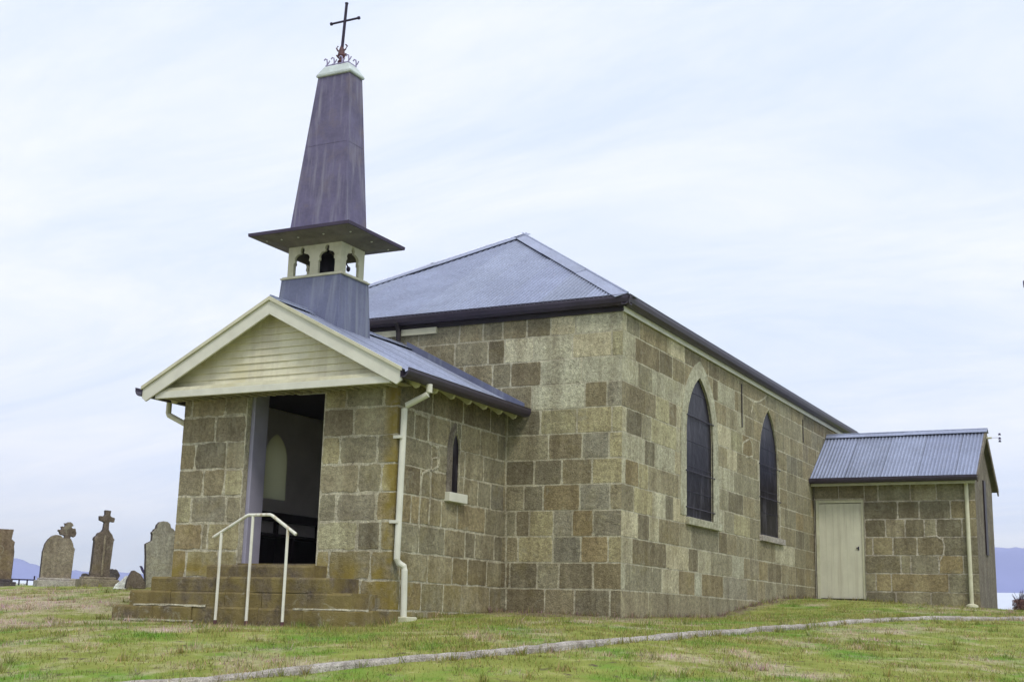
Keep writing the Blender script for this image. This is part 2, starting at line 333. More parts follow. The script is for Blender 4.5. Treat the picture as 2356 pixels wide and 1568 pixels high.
# ------------------------------------------------------------------ terrain
CTL = [(0.0, 0.0, -0.4), (0.0, 3.9, -0.34), (0.0, 7.1, -0.0), (0.0, 11.0, 0.14), (3.34, 10.95, 0.01), (3.4, 13.6, 0.0), (-1.94, 0.0, -0.34), (-1.94, -3.0, -0.52), (-3.4, -3.8, -0.64), (-4.3, -3.8, -0.64), (-2.2, -3.8, -0.62), (-3.2, -4.8, -0.62), (-5.6, 0.0, -0.3), (-7.4, 0.0, -0.2), (-7.4, 14.0, 0.0), (0.0, 16.0, 0.1), (-1.3, -3.6, -0.56), (-6.1, -3.75, -0.6), (-7.2, -3.2, -0.48), (7.2, -17.4, -2.0), (9.0, -22.0, -2.5), (2.0, -21.0, -2.5), (14.0, -15.0, -1.9), (-4.0, -18.0, -2.2), (-0.24, -9.12, -1.01), (0.58, -8.25, -0.91), (1.62, -6.6, -0.73), (2.02, -4.8, -0.62), (2.47, -1.94, -0.51), (3.35, 1.94, -0.32), (4.85, 5.0, -0.21), (5.51, -1.47, -0.66), (5.85, -4.7, -0.87), (3.87, -6.77, -0.9), (2.35, -7.9, -0.93), (-1.37, -9.7, -1.05), (-5.12, -6.42, -0.74), (-3.6, -6.58, -0.65), (-9.2, -2.85, -0.47), (-18.19, 5.03, -0.0), (-16.02, 5.0, 0.02), (-12.97, 4.29, 0.03), (3.76, 15.34, 0.05), (3.52, 12.91, 0.02), (2.33, 9.4, 0.03), (1.68, 8.48, 0.05), (-30.0, 12.0, -0.6), (-22.0, 24.0, -0.9), (-35.0, -5.0, -0.8), (12.0, 26.0, -0.9), (24.0, 18.0, -1.2), (0.0, 34.0, -1.5), (-12.0, 34.0, -1.2), (26.0, 0.0, -2.2), (24.0, -22.0, -3.2), (-25.0, -22.0, -1.9), (0.0, -34.0, -3.6)]
CX = np.array(CTL)
def _phi(r): return r*r*np.log(r+1e-9)
_n = len(CX); _D = np.hypot(CX[:, None, 0]-CX[None, :, 0], CX[:, None, 1]-CX[None, :, 1])
_Pm = np.c_[np.ones(_n), CX[:, :2]]
_W = np.linalg.solve(np.block([[_phi(_D)+0.2*np.eye(_n), _Pm], [_Pm.T, np.zeros((3, 3))]]), np.r_[CX[:, 2], 0, 0, 0])
def ground_h(x, y):
    x = np.asarray(x, float); y = np.asarray(y, float); s = _W[-3]+_W[-2]*x+_W[-1]*y
    for (a, b_, _), c in zip(CX, _W): s = s+c*_phi(np.hypot(x-a, y-b_))
    r = np.hypot(x+2, y-1); t = np.clip((r-32)/30, 0, 1); t = t*t*(3-2*t)
    far = -3.0-27*np.clip((r-50)/500, 0, 1)**0.8
    return np.clip(s, -4.5, 1.0)*(1-t)+far*t
def gh(x, y): return float(ground_h(x, y))
# ------------------------------------------------------------------ ground, hills, kerb, grass
def sheet():
    near = np.arange(-34, 34.01, 0.4)
    far = np.array([38, 44, 52, 64, 80, 110, 160, 250, 400, 700, 1200, 2200, 4000, 8000.])
    ax = np.r_[-far[::-1], near, far]; X, Y = np.meshgrid(ax, ax, indexing='ij')
    Z = ground_h(X, Y)
    rs = np.random.RandomState(3)
    n = len(ax); jit = rs.rand(n, n)*0.03; jit[np.hypot(X, Y) > 34] = 0; Z = Z+jit-0.015
    V = np.stack([X, Y, Z], -1).reshape(-1, 3)
    idx = np.arange(n*n).reshape(n, n)
    F = np.stack([idx[:-1, :-1], idx[1:, :-1], idx[1:, 1:], idx[:-1, 1:]], -1).reshape(-1, 4)
    me = bpy.data.meshes.new('ground'); me.from_pydata(V.tolist(), [], F.tolist()); me.materials.append(MATS['lawn'])
    me.polygons.foreach_set('use_smooth', [True]*len(F)); me.update()
    o = bpy.data.objects.new('ground', me); SC.collection.objects.link(o); tag(o, kind='structure')
sheet()

def hills():
    # profile by azimuth (radians from +Y towards -X), elevations seen from the church yard
    key = [(-math.pi, .028, .050), (-0.6, .028, .056), (0.02, .027, .0595), (0.12, .027, .0595), (0.30, .022, .036), (0.62, .018, .026),
           (0.80, .0170, .0250), (0.815, .0170, .0262), (0.836, .0170, .0312), (0.850, .0170, .0330), (0.868, .0170, .0322), (0.91, .017, .028), (1.3, .02, .045), (math.pi, .028, .055)]
    az = np.r_[np.linspace(-math.pi, -0.7, 60), np.linspace(-0.69, 1.2, 420), np.linspace(1.22, math.pi, 60)]
    lo = np.interp(az, [k[0] for k in key], [k[1] for k in key]); hi = np.interp(az, [k[0] for k in key], [k[2] for k in key])
    rs = np.random.RandomState(5)
    hi = hi+0.0006*np.sin(az*90)+0.0005*np.sin(az*211+1)+0.0004*rs.randn(len(az))
    def ring(rows, name, mat):
        V = []; 
        for r, el in rows:
            for a, e in zip(az, el): V.append((CAMP[0]-math.sin(a)*r, CAMP[1]+math.cos(a)*r, CAMP[2]+e*r))
        n = len(az); F = [(j*n+i, j*n+i+1, (j+1)*n+i+1, (j+1)*n+i) for j in range(len(rows)-1) for i in range(n-1)]
        me = bpy.data.meshes.new(name); me.from_pydata(V, [], F); me.materials.append(MATS[mat]); me.polygons.foreach_set('use_smooth', [True]*len(F))
        o = bpy.data.objects.new(name, me); SC.collection.objects.link(o); tag(o, kind='structure')
    z = np.zeros(len(az))
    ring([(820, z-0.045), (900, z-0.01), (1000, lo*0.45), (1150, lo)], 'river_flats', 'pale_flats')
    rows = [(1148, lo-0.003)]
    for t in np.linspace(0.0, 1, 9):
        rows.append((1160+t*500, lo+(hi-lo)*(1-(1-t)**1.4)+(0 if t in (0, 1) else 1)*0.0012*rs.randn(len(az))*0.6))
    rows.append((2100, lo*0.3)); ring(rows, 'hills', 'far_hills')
hills()

KP = [(-7.0, -16.4), (-3.0, -12.3), (-1.07, -10.3), (-0.01, -9.24), (0.09, -9.14), (0.32, -8.81), (1.06, -7.72), (1.3, -7.34), (1.7, -6.77), (1.96, -6.07), (2.16, -5.13), (2.38, -3.6), (2.55, -2.2), (2.91, 0.07), (3.4, 1.69), (3.89, 2.52), (4.4, 3.2), (4.94, 4.11), (6.4, 5.0), (8.5, 6.0), (12, 7.4)]
def kerb():
    pts = []
    for (a, b_) in zip(KP, KP[1:]):
        n = max(2, int(math.dist(a, b_)/0.12))
        pts += [(a[0]+(b_[0]-a[0])*i/n, a[1]+(b_[1]-a[1])*i/n) for i in range(n)]
    pts.append(KP[-1])
    for _ in range(4): pts = [pts[0]]+[((p[0]+2*q[0]+r[0])/4, (p[1]+2*q[1]+r[1])/4) for p, q, r in zip(pts, pts[1:], pts[2:])]+[pts[-1]]
    rnd = random.Random(4); mb = MB(); prev = None
    for i, p in enumerate(pts):
        q = pts[min(i+1, len(pts)-1)]; o = pts[max(i-1, 0)]; dx, dy = q[0]-o[0], q[1]-o[1]; L = math.hypot(dx, dy); nx, ny = dy/L, -dx/L   # towards camera side
        z = gh(*p)+0.026+0.006*math.sin(i*0.35)+rnd.uniform(-.005, .005); e = rnd.uniform(-.008, .008)
        ring = [mb.vert((p[0]+nx*s, p[1]+ny*s, z+d)) for s, d in ((0.060+e, -0.3), (0.062+e, 0.000), (0.050+e, 0.020), (0, 0.030), (-0.045, 0.022), (-0.055, -0.2))]
        if prev:
            for k in range(5): mb.face((prev[k], ring[k], ring[k+1], prev[k+1]))
        prev = ring
    o = mb.build('kerb', 'kerb_concrete', smooth=False); tag(o, kind='structure')
kerb()

def blades(name, n, seed, region, hgt, wid, mat, clip=None):
    rs = np.random.RandomState(seed)
    x = rs.uniform(region[0], region[1], n); y = rs.uniform(region[2], region[3], n)
    if clip is not None:
        k = clip(x, y, rs); x, y = x[k], y[k]
    n = len(x); z = ground_h(x, y)-0.012
    a = rs.rand(n)*2*math.pi; h = hgt*(0.45+rs.rand(n)**2*1.1); w_ = wid*(0.6+rs.rand(n)*0.8)
    la = rs.rand(n)*2*math.pi; ln = h*rs.rand(n)*0.9
    V = np.empty((n, 3, 3)); V[:, 0] = np.c_[x-np.cos(a)*w_, y-np.sin(a)*w_, z]; V[:, 1] = np.c_[x+np.cos(a)*w_, y+np.sin(a)*w_, z]
    V[:, 2] = np.c_[x+np.cos(la)*ln, y+np.sin(la)*ln, z+h]
    me = bpy.data.meshes.new(name); me.vertices.add(n*3); me.vertices.foreach_set('co', V.ravel())
    me.loops.add(n*3); me.loops.foreach_set('vertex_index', np.arange(n*3)); me.polygons.add(n); me.polygons.foreach_set('loop_start', np.arange(n)*3)
    me.materials.append(MATS[mat]); me.update()
    ca = me.color_attributes.new('Col', 'FLOAT_COLOR', 'CORNER')
    g = 0.62+rs.rand(n)*0.75; cc = np.c_[g*(0.9+rs.rand(n)*0.3), g, g*(0.8+rs.rand(n)*0.4), np.ones(n)]
    st = rs.rand(n) < 0.28; cc[st, :3] *= np.array([1.55, 1.15, 2.2])
    ca.data.foreach_set('color', np.repeat(cc, 3, axis=0).astype(np.float32).ravel())
    o = bpy.data.objects.new(name, me); SC.collection.objects.link(o); return tag(o, kind='stuff')
_kp = np.array(KP)
def lawn_clip(x, y, rs):
    inside = ((x > -7.35) & (x < 0.02) & (y > -0.02) & (y < 15)) | ((x > -5.6) & (x < -1.9) & (y > -3.1) & (y < 0.1)) | ((x > 0) & (x < 3.42) & (y > 10.93) & (y < 13.7)) | ((x > -6.2) & (x < -1.76) & (y > -3.68) & (y < -3))
    d = np.full(len(x), 9.0)
    for a, b_ in zip(_kp, _kp[1:]):
        ab = b_-a; t = np.clip(((x-a[0])*ab[0]+(y-a[1])*ab[1])/(ab@ab), 0, 1); d = np.minimum(d, np.hypot(x-a[0]-t*ab[0], y-a[1]-t*ab[1]))
    dist = np.hypot(x-CAMP[0], y-CAMP[1]); keep = rs.rand(len(x)) < np.clip(13.0/dist, 0.3, 1)
    # tufty distribution
    tuft = np.sin(x*7.1+np.sin(y*5.3)*1.7)*np.sin(y*6.3+np.sin(x*4.1)*1.9)
    keep &= rs.rand(len(x)) < np.clip(0.72+0.5*tuft, 0.22, 1)
    vx, vy = x-CAMP[0], y-CAMP[1]; ang = np.arctan2(-vx, vy)-YAW
    return (~inside) & (d > 0.055) & keep & (dist > 8) & (dist < 27) & (np.abs(ang) < 0.5)
def add_grass():
    o = blades('grass', 1100000, 11, (-17, 9, -12, 11), 0.040, 0.0045, 'grass_blades', lawn_clip)
    tag(o, 'short green and straw-coloured grass over the churchyard', 'grass')
    # longer tufts along the foot of the walls, the steps and the kerb, and scattered weeds
    rs = np.random.RandomState(5); C = []
    segs = [((0.05, -0.06), (0.05, 10.9), 70), ((-1.85, -0.08), (0.05, -0.08), 14), ((-1.88, -3.1), (-1.88, -0.1), 16), ((0.1, 10.85), (3.45, 10.85), 24), ((-6.3, -3.74), (-1.7, -3.74), 34), ((-1.70, -3.7), (-1.85, -3.1), 8)]
    for a, b_, k in segs:
        t = rs.rand(k)[:, None]; C.append(np.array(a)*(1-t)+np.array(b_)*t+rs.randn(k, 2)*0.03)
    for a, b_ in zip(_kp[:-1], _kp[1:]):
        k = int(np.hypot(*(b_-a))*9)+1; t = rs.rand(k)[:, None]; C.append(a*(1-t)+b_*t+rs.randn(k, 2)*0.05)
    C.append(np.c_[rs.uniform(-14, 7, 420), rs.uniform(-11, 8, 420)]); C = np.concatenate(C)
    m_ = 34; rep = np.repeat(C, m_, axis=0)+rs.randn(len(C)*m_, 2)*np.repeat(0.018+0.035*rs.rand(len(C)), m_)[:, None]
    def clip2(x, y, r_): 
        x[:], y[:] = rep[:, 0], rep[:, 1]
        return ~(((x > -7.35) & (x < 0.02) & (y > -0.02) & (y < 15)) | ((x > -5.6) & (x < -1.9) & (y > -3.1) & (y < 0.1)) | ((x > 0) & (x < 3.42) & (y > 10.93)) | ((x > -6.2) & (x < -1.78) & (y > -3.66) & (y < -3)))
    o = blades('tufts', len(rep), 12, (0, 1, 0, 1), 0.085, 0.0055, 'grass_blades', clip2)
    tag(o, 'longer tufts of grass along the walls, steps and kerb', 'grass')
add_grass()

# ------------------------------------------------------------------ masonry
TONES = dict(P=(0.50, 0.48, 0.345), L=(0.405, 0.38, 0.238), M=(0.305, 0.280, 0.188), D=(0.225, 0.202, 0.136), T=(0.298, 0.255, 0.152), G=(0.300, 0.280, 0.205))
C_ = 0.38
B_side=dict([
 (-1,'-0,1.1,M 1.1,3.89,M 3.89,5.46,M 5.46,6.68,M'),
 (0,'-0.01,0.17,P 0.17,1.24,M 1.24,1.65,M 1.65,2.4,P 2.4,3.15,T 3.15,3.51,P 3.51,4.64,T 4.64,6.02,G 6.02,6.69,M 6.69,7.19,M 7.19,7.92,M 7.92,8.69,M 8.69,9.39,M 9.39,10.11,D 10.11,11.07,M'),
 (1,'-0.02,0.43,P 0.43,1.83,D 1.83,2.86,P 2.86,3.33,D 3.33,3.99,P 3.99,5.15,M 5.15,5.85,P 5.85,6.23,M 6.23,6.78,G 6.78,7.39,T 7.39,8.33,D 8.33,8.83,M 8.83,9.42,M 9.42,10.14,D 10.14,10.65,T 10.65,11.11,M'),
 (2,'-0.03,0.65,P 0.65,1.1,D 1.1,1.51,P 1.51,1.96,M 1.96,2.45,M 2.45,2.99,M 2.99,4.41,M 4.41,4.88,D 4.88,5.45,M 5.45,6.68,M 6.68,7.94,M 7.94,9.36,P 9.36,10.24,M 10.24,11.01,M'),
 (3,'-0.04,0.48,M 0.48,1.25,L 1.25,1.8,P 1.8,2.15,D 2.15,2.99,P 2.99,4.21,W 4.21,4.74,P 4.74,5.28,M 5.28,6.26,L 6.26,6.95,M 6.95,8.32,W 8.32,9.47,M 9.47,10.14,D 10.14,10.59,M 10.59,11.11,D'),
 (4,'-0.05,0.14,P 0.14,0.66,T 0.66,1.05,L 1.05,2.4,M 2.4,2.99,P 2.99,4.22,W 4.22,4.47,P 4.47,4.96,M 4.96,5.85,D 5.85,6.57,M 6.57,6.96,M 6.96,8.34,W 8.34,8.65,M 8.65,9.5,M 9.5,10.11,T 10.11,11.08,M'),
 (5,'-0.06,0.92,P 0.92,1.33,D 1.33,2.22,P 2.22,2.99,P 2.99,4.18,W 4.18,5.31,P 5.31,6.29,M 6.29,6.88,M 6.88,8.31,W 8.31,8.88,M 8.88,9.53,M 9.53,10.14,M 10.14,10.78,M'),
 (6,'-0.06,0.16,P 0.16,0.79,D 0.79,1.17,M 1.17,2.31,L 2.31,3,P 3,4.19,W 4.19,4.42,P 4.42,4.92,M 4.92,5.5,P 5.5,6.8,M 6.8,8.28,W 8.28,8.85,M 8.85,9.62,M 9.62,10.82,M'),
 (7,'-0.07,1.37,D 1.37,1.96,L 1.96,2.31,D 2.31,3,P 3,4.2,W 4.2,5.15,P 5.15,5.84,L 5.84,6.52,T 6.52,6.92,M 6.92,8.19,W 8.19,8.87,M 8.87,9.71,G 9.71,10.14,D 10.14,10.98,M 10.98,11.93,M'),
 (8,'-0.08,0.63,P 0.63,1.21,M 1.21,2.51,P 2.51,3,P 3,4.25,W 4.25,4.9,M 4.9,5.53,M 5.53,6.02,P 6.02,6.53,M 6.53,7.14,M 7.14,7.99,W 7.99,8.73,M 8.73,9.13,M 9.13,9.8,M 9.8,10.17,M 10.17,10.62,G 10.62,11.35,T 11.35,12.25,M'),
 (9,'-0.09,0.5,P 0.5,1.52,D 1.52,2.12,D 2.12,2.7,M 2.7,4.15,M 4.15,4.43,D 4.43,5.4,P 5.4,5.63,T 5.63,5.96,M 5.96,6.55,M 6.55,7.26,M 7.26,8.07,M 8.07,9.22,M 9.22,10.14,M 10.14,10.91,M 10.91,11.94,M'),
 (10,'-0.1,0.15,P 0.15,0.68,M 0.68,1.88,T 1.88,2.71,P 2.71,3.53,D 3.53,3.93,M 3.93,4.52,D 4.52,5.65,M 5.65,5.98,M 5.98,7.39,M 7.39,8.21,M 8.21,9.25,M 9.25,10.3,M'),
])
B_front=dict([
 (-1,'-1.84,-1.2,D -1.2,-0.72,M -0.72,-0.16,D -0.16,-0.01,D'),
 (0,'-1.85,-1.79,D -1.79,-1.33,D -1.33,-0.98,M -0.98,-0.43,D -0.43,-0.01,T'),
 (1,'-1.86,-1.66,M -1.66,-1.08,L -1.08,-0.63,G -0.63,-0.2,T -0.2,-0.02,L'),
 (2,'-1.87,-1.71,M -1.71,-1.48,D -1.48,-1.08,L -1.08,-0.77,G -0.77,-0.44,T -0.44,-0.02,G'),
 (3,'-1.89,-1.58,M -1.58,-1.26,D -1.26,-0.66,T -0.66,-0.18,G -0.18,-0.02,M'),
 (4,'-1.9,-1.42,D -1.42,-0.96,D -0.96,-0.47,M -0.47,-0.03,L'),
 (5,'-1.9,-1.19,M -1.19,-0.63,D -0.63,-0.2,G -0.2,-0.03,L'),
 (6,'-1.9,-1.33,D -1.33,-0.72,L -0.72,-0.16,L -0.16,-0,L'),
 (7,'-2.02,-1.49,M -1.49,-0.6,P -0.6,-0.24,T -0.24,-0.01,G'),
 (8,'-2.69,-2.18,M -2.18,-1.86,M -1.86,-1.34,D -1.34,-0.66,P -0.66,-0.01,P'),
 (9,'-3.46,-2.87,M -2.87,-2.27,M -2.27,-1.98,D -1.98,-1.48,P -1.48,-0.82,P -0.82,-0.17,P -0.17,-0.01,L'),
 (10,'-4.08,-3.56,M -3.56,-2.8,M -2.8,-2.37,M -2.37,-2.02,M -2.02,-1.6,M -1.6,-1.19,D -1.19,-0.77,P -0.77,-0.19,P -0.19,-0.02,P'),
])
B_lpier=dict([
 (0,'-5.52,-5.36,T -5.36,-4.78,L -4.78,-4.36,L'),
 (1,'-5.53,-5.11,T -5.11,-5,M -5,-4.39,L'),
 (2,'-5.53,-5.34,L -5.34,-4.71,G -4.71,-4.43,M'),
 (3,'-5.55,-5.16,M -5.16,-4.78,M -4.78,-4.46,L'),
 (4,'-5.57,-5.34,T -5.34,-4.77,D -4.77,-4.47,M'),
 (5,'-5.58,-5,M -5,-4.5,D'),
 (6,'-5.59,-5.46,M -5.46,-4.85,M -4.85,-4.53,M'),
])
B_rpier=dict([
 (-1,'-2.96,-2.43,T -2.43,-1.86,T'),
 (0,'-3.13,-2.91,L -2.91,-2.25,M -2.25,-1.88,T'),
 (1,'-3.13,-2.48,L -2.48,-2.12,D -2.12,-1.92,M'),
 (2,'-3.13,-2.83,M -2.83,-2.2,G -2.2,-1.93,T'),
 (3,'-3.13,-2.51,M -2.51,-2.14,M -2.14,-1.93,L'),
 (4,'-3.13,-2.83,L -2.83,-2.23,M -2.23,-1.94,M'),
 (5,'-3.13,-2.62,D -2.62,-1.96,M'),
 (6,'-3.12,-2.77,L -2.77,-2.16,M -2.16,-1.96,M'),
])
B_pside=dict([
 (6,'-2.96,-2.17,D -2.17,-1.31,D -1.31,-0.47,D -0.47,0.01,D'),
 (5,'-2.93,-2.62,M -2.62,-2.25,M -2.25,-1.65,M -1.65,-1.35,M -1.35,-0.77,M -0.77,-0.22,M -0.22,0.03,M'),
 (4,'-2.92,-2.15,M -2.15,-1.98,M -1.98,-1.58,M -1.58,-1.21,M -1.21,-0.65,M -0.65,0.03,M'),
 (3,'-2.91,-2.42,D -2.42,-2.14,M -2.14,-1.64,M -1.64,-1.23,M -1.23,-0.8,M -0.8,-0.4,M -0.4,0.01,G'),
 (2,'-2.88,-2.63,T -2.63,-2.41,T -2.41,-2.16,T -2.16,-1.83,M -1.83,-1.38,M -1.38,-0.55,T -0.55,-0,M'),
 (1,'-2.87,-2.4,M -2.4,-1.72,M -1.72,-1.13,M -1.13,-0.84,D -0.84,-0.25,M -0.25,0,D'),
 (0,'-2.85,-2.14,M -2.14,-1.47,M -1.47,-1.03,T -1.03,-0.46,D -0.46,0.01,M'),
 (-1,'-2.82,-2.28,T -2.28,-1.7,M -1.7,-1.19,M -1.19,-0.35,M -0.35,0.03,D'),
])
B_vestry=dict([
 (0,'1.07,1.72,D 1.72,2.43,M 2.43,3.32,M'),
 (1,'1.07,1.31,M 1.31,1.63,T 1.63,2.8,T 2.8,3.34,M'),
 (2,'1.08,1.84,D 1.84,2.05,M 2.05,2.61,G 2.61,3.1,T 3.1,3.35,M'),
 (3,'1.1,1.27,M 1.27,1.69,T 1.69,2.19,D 2.19,2.72,D 2.72,3.37,D'),
 (4,'1.11,1.55,D 1.55,1.95,G 1.95,2.35,D 2.35,2.59,M 2.59,3.11,D 3.11,3.39,M'),
 (5,'1.1,1.81,D 1.81,2.26,D 2.26,2.89,D 2.89,3.41,T'),
 (6,'0.01,1.12,D 1.12,1.41,D 1.41,2.09,M 2.09,2.62,M 2.62,3.42,M'),
])

class Opening:
    """pointed-arch opening in (s, z)"""
    def __init__(s, c, hw, z0, spring, apex): s.c, s.hw, s.z0, s.sp, s.ap = c, hw, z0, spring, apex; h = apex-spring; s.R = (hw*hw+h*h)/(2*hw)
    def half(s, z, grow=0.0):
        if z < s.z0-grow: return 0.0
        if z <= s.sp: return s.hw+grow
        R = s.R+grow; d = R*R-(z-s.sp)**2
        return max(0.0, math.sqrt(max(d, 0))-(s.R-s.hw))
    def top(s, grow=0.0): R = s.R+grow; return s.sp+math.sqrt(max(0, R*R-(s.R-s.hw)**2))
    def outline(s, grow=0.0, n=10, z0=None):
        t = s.top(grow); zs = [s.sp+(t-s.sp)*(1-(1-i/n)**1.6) for i in range(n+1)]; z0 = s.z0 if z0 is None else z0
        L = [(s.c-s.half(z, grow), z) for z in zs]; Rr = [(s.c+s.half(z, grow), z) for z in zs[:-1]][::-1]
        L[-1] = (s.c, t)
        return [(s.c-s.hw-grow, z0)]+L+Rr+[(s.c+s.hw+grow, z0)]
class Slot(Opening):
    """plain rectangular opening"""
    def __init__(s, a, b_, z0, z1): s.c, s.hw, s.z0, s.z1 = (a+b_)/2, (b_-a)/2, z0, z1; s.sp = s.ap = z1
    def half(s, z, grow=0.0): return s.hw if s.z0 <= z <= s.z1 else 0.0
    def top(s, grow=0.0): return s.z1
    def outline(s, grow=0.0, n=1, z0=None): return [(s.c-s.hw, s.z0), (s.c-s.hw, s.z1), (s.c+s.hw, s.z1), (s.c+s.hw, s.z0)]

def block(mb, fr, xl, xr, z0, z1, col, rnd, snapl, snapr, proud, gs=1.0):
    g = rnd.uniform(0.006, 0.011)*gs; j = 0.003*gs*gs
    a0 = z0+g*rnd.uniform(0.7, 1.2); a1 = z1-g*rnd.uniform(0.7, 1.2); n = 5
    zs = [a0+(a1-a0)*i/n for i in range(n+1)]
    Lp, Rp = [], []
    for i, z in enumerate(zs):
        e = 0.007*gs if i in (0, n) else 0.0
        l = xl(z)+(0 if snapl else g+e+rnd.uniform(-j, j)); r = xr(z)-(0 if snapr else g+e+rnd.uniform(-j, j))
        if r-l < 0.01: r = l = (r+l)/2
        Lp.append((l, z)); Rp.append((r, z))
    if max(r[0]-l[0] for l, r in zip(Lp, Rp)) < 0.03: return
    while Rp[-1][0]-Lp[-1][0] < 0.012 and len(Lp) > 2: Lp.pop(); Rp.pop()
    while Rp[0][0]-Lp[0][0] < 0.012 and len(Lp) > 2: Lp.pop(0); Rp.pop(0)
    if len(Lp) < 2: return
    def edge(p, q):
        m = max(1, int(abs(q[0]-p[0])/0.09)); return [(p[0]+(q[0]-p[0])*k/m, p[1]+rnd.uniform(-j, j)*1.2) for k in range(1, m)]
    loop = [Lp[0]]+edge(Lp[0], Rp[0])+Rp+edge(Rp[-1], Lp[-1])+Lp[::-1][:-1]
    cs = sum(p[0] for p in loop)/len(loop); cz = sum(p[1] for p in loop)/len(loop)
    tilt = (rnd.uniform(-.003, .003), rnd.uniform(-.003, .003))
    o_, i_ = [], []
    for s, z in loop:
        o_.append(mb.vert(fr(s, z, -0.003)))
        ds, dz = cs-s, cz-z; L = math.hypot(ds, dz)+1e-6; k = 0.004/L
        if (snapl and s <= xl(z)+1e-6) or (snapr and s >= xr(z)-1e-6): ds = 0
        i_.append(mb.vert(fr(s+ds*k, z+dz*k, proud+(s-cs)*tilt[0]+(z-cz)*tilt[1])))
    n = len(loop)
    for k in range(n): mb.face((o_[k], o_[(k+1) % n], i_[(k+1) % n], i_[k]), col)
    mb.face(i_, col)

def masonry(mb, fr, spec, smin, smax, zmin, ztop, seed, openings=(), off=0.0, snaps=(), tones='MMMDDTG', gs=1.0):
    rnd = random.Random(seed)
    k0 = math.floor((zmin-off)/C_); k1 = math.ceil((ztop-off)/C_)
    for k in range(k0, k1):
        z0 = max(k*C_+off, zmin); z1 = min((k+1)*C_+off, ztop)
        if z1-z0 < 0.05: continue
        row = []
        for it in spec.get(k, '').split():
            a, b_, t = it.split(','); row.append([float(a), float(b_), t])
        # snap row ends and fill the rest with random blocks
        full = []
        if row:
            if row[0][0]-smin < 0.2: row[0][0] = smin
            if smax-row[-1][1] < 0.2: row[-1][1] = smax
            lo, hi = row[0][0], row[-1][1]
        else: lo = hi = smax
        def fill(a, b_):
            r = []; s = a
            while b_-s > 0.02:
                L = rnd.choice((0.45, 0.6, 0.7, 0.85, 0.95)); e = s+L
                if b_-e < 0.3: e = b_
                r.append([s, e, rnd.choice(tones)]); s = e
            return r
        full = (fill(smin, lo) if lo-smin > 0.02 else [])+row+(fill(hi, smax) if smax-hi > 0.02 else [])
        for a, b_, t in full:
            if t == 'W' or b_-a < 0.03: continue
            base = TONES[t]; f = rnd.uniform(0.87, 1.13); h = rnd.uniform(-0.035, 0.035)
            col = (base[0]*f*(1+h), base[1]*f, base[2]*f*(1-h*1.5))
            pr = rnd.uniform(0.0022, 0.0050)*(1.0 if gs < 1.3 else 1.6)
            parts = [(lambda z, a=a: a, lambda z, b_=b_: b_, a <= smin+1e-6, b_ >= smax-1e-6, a, b_)]
            for op in openings:
                nw = []
                for xl, xr, sl, sr, A, B in parts:
                    if B <= op.c-op.hw or A >= op.c+op.hw or z1 <= op.z0+0.02 or z0 >= op.top()+0.0:
                        nw.append((xl, xr, sl, sr, A, B)); continue
                    if A < op.c-op.hw*0 and A < op.c: nw.append((xl, lambda z, xr=xr, op=op: min(xr(z), op.c-op.half(z)), sl, False, A, min(B, op.c)))
                    if B > op.c: nw.append((lambda z, xl=xl, op=op: max(xl(z), op.c+op.half(z)), xr, False, sr, max(A, op.c), B))
                parts = nw
            for xl, xr, sl, sr, A, B in parts: block(mb, fr, xl, xr, z0, z1, col, rnd, sl, sr, pr, gs)

RIB_PS = [[(-2.657, 2.243), (-2.533, 2.251), (-2.385, 2.24), (-2.288, 2.232), (-2.269, 2.068), (-2.268, 1.891), (-2.142, 1.874), (-1.977, 1.845), (-1.941, 1.744), (-1.958, 1.596), (-2.115, 1.523), (-2.263, 1.501), (-2.375, 1.451), (-2.407, 1.328), (-2.402, 1.177), (-2.403, 1.09), (-2.43, 0.958), (-2.432, 0.723)], [(-2.139, 1.686), (-2.151, 1.574), (-2.175, 1.461), (-2.152, 1.31), (-2.15, 1.146), (-2.147, 1.102), (-2.164, 0.915), (-2.163, 0.764)], [(-2.139, 1.686), (-1.967, 1.718)]]
RIB_SIDE = [[(6.067, 3.785), (6.359, 3.773), (6.556, 3.76), (6.501, 3.632), (6.422, 3.516)], [(6.556, 3.76), (6.964, 3.826), (7.281, 3.938), (7.498, 4.035)], [(5.834, 2.677), (5.889, 2.885), (6.327, 3.016), (6.446, 2.929), (6.51, 2.702), (6.022, 2.621)]]
RIB_V = [[(2.36, 1.464), (2.581, 1.477), (2.701, 1.406), (2.745, 1.279), (2.716, 1.111), (2.628, 0.956), (2.611, 0.746)]]
def ribbon(mb, fr, pts, w_, d, seed, mi=1):
    """irregular smear of pale mortar over a crack"""
    rnd = random.Random(seed); P = []
    for a, b_ in zip(pts, pts[1:]):
        n = max(1, int(math.dist(a, b_)/0.04)); P += [(a[0]+(b_[0]-a[0])*i/n, a[1]+(b_[1]-a[1])*i/n) for i in range(n)]
    P.append(pts[-1]); prev = None
    for i, p in enumerate(P):
        q, o = P[min(i+1, len(P)-1)], P[max(i-1, 0)]; dx, dz = q[0]-o[0], q[1]-o[1]; L = math.hypot(dx, dz)+1e-9; nx, nz = -dz/L, dx/L
        k = w_*rnd.uniform(0.6, 1.35)*(0.35 if i in (0, len(P)-1) else 1)
        r = [mb.vert(fr(p[0]+nx*k*s, p[1]+nz*k*s, dd)) for s, dd in ((-1, 0.002), (-0.6, d), (0.6, d), (1, 0.002))]
        if prev:
            for j in range(3): mb.face((prev[j], r[j], r[j+1], prev[j+1]), mi=mi)
        prev = r
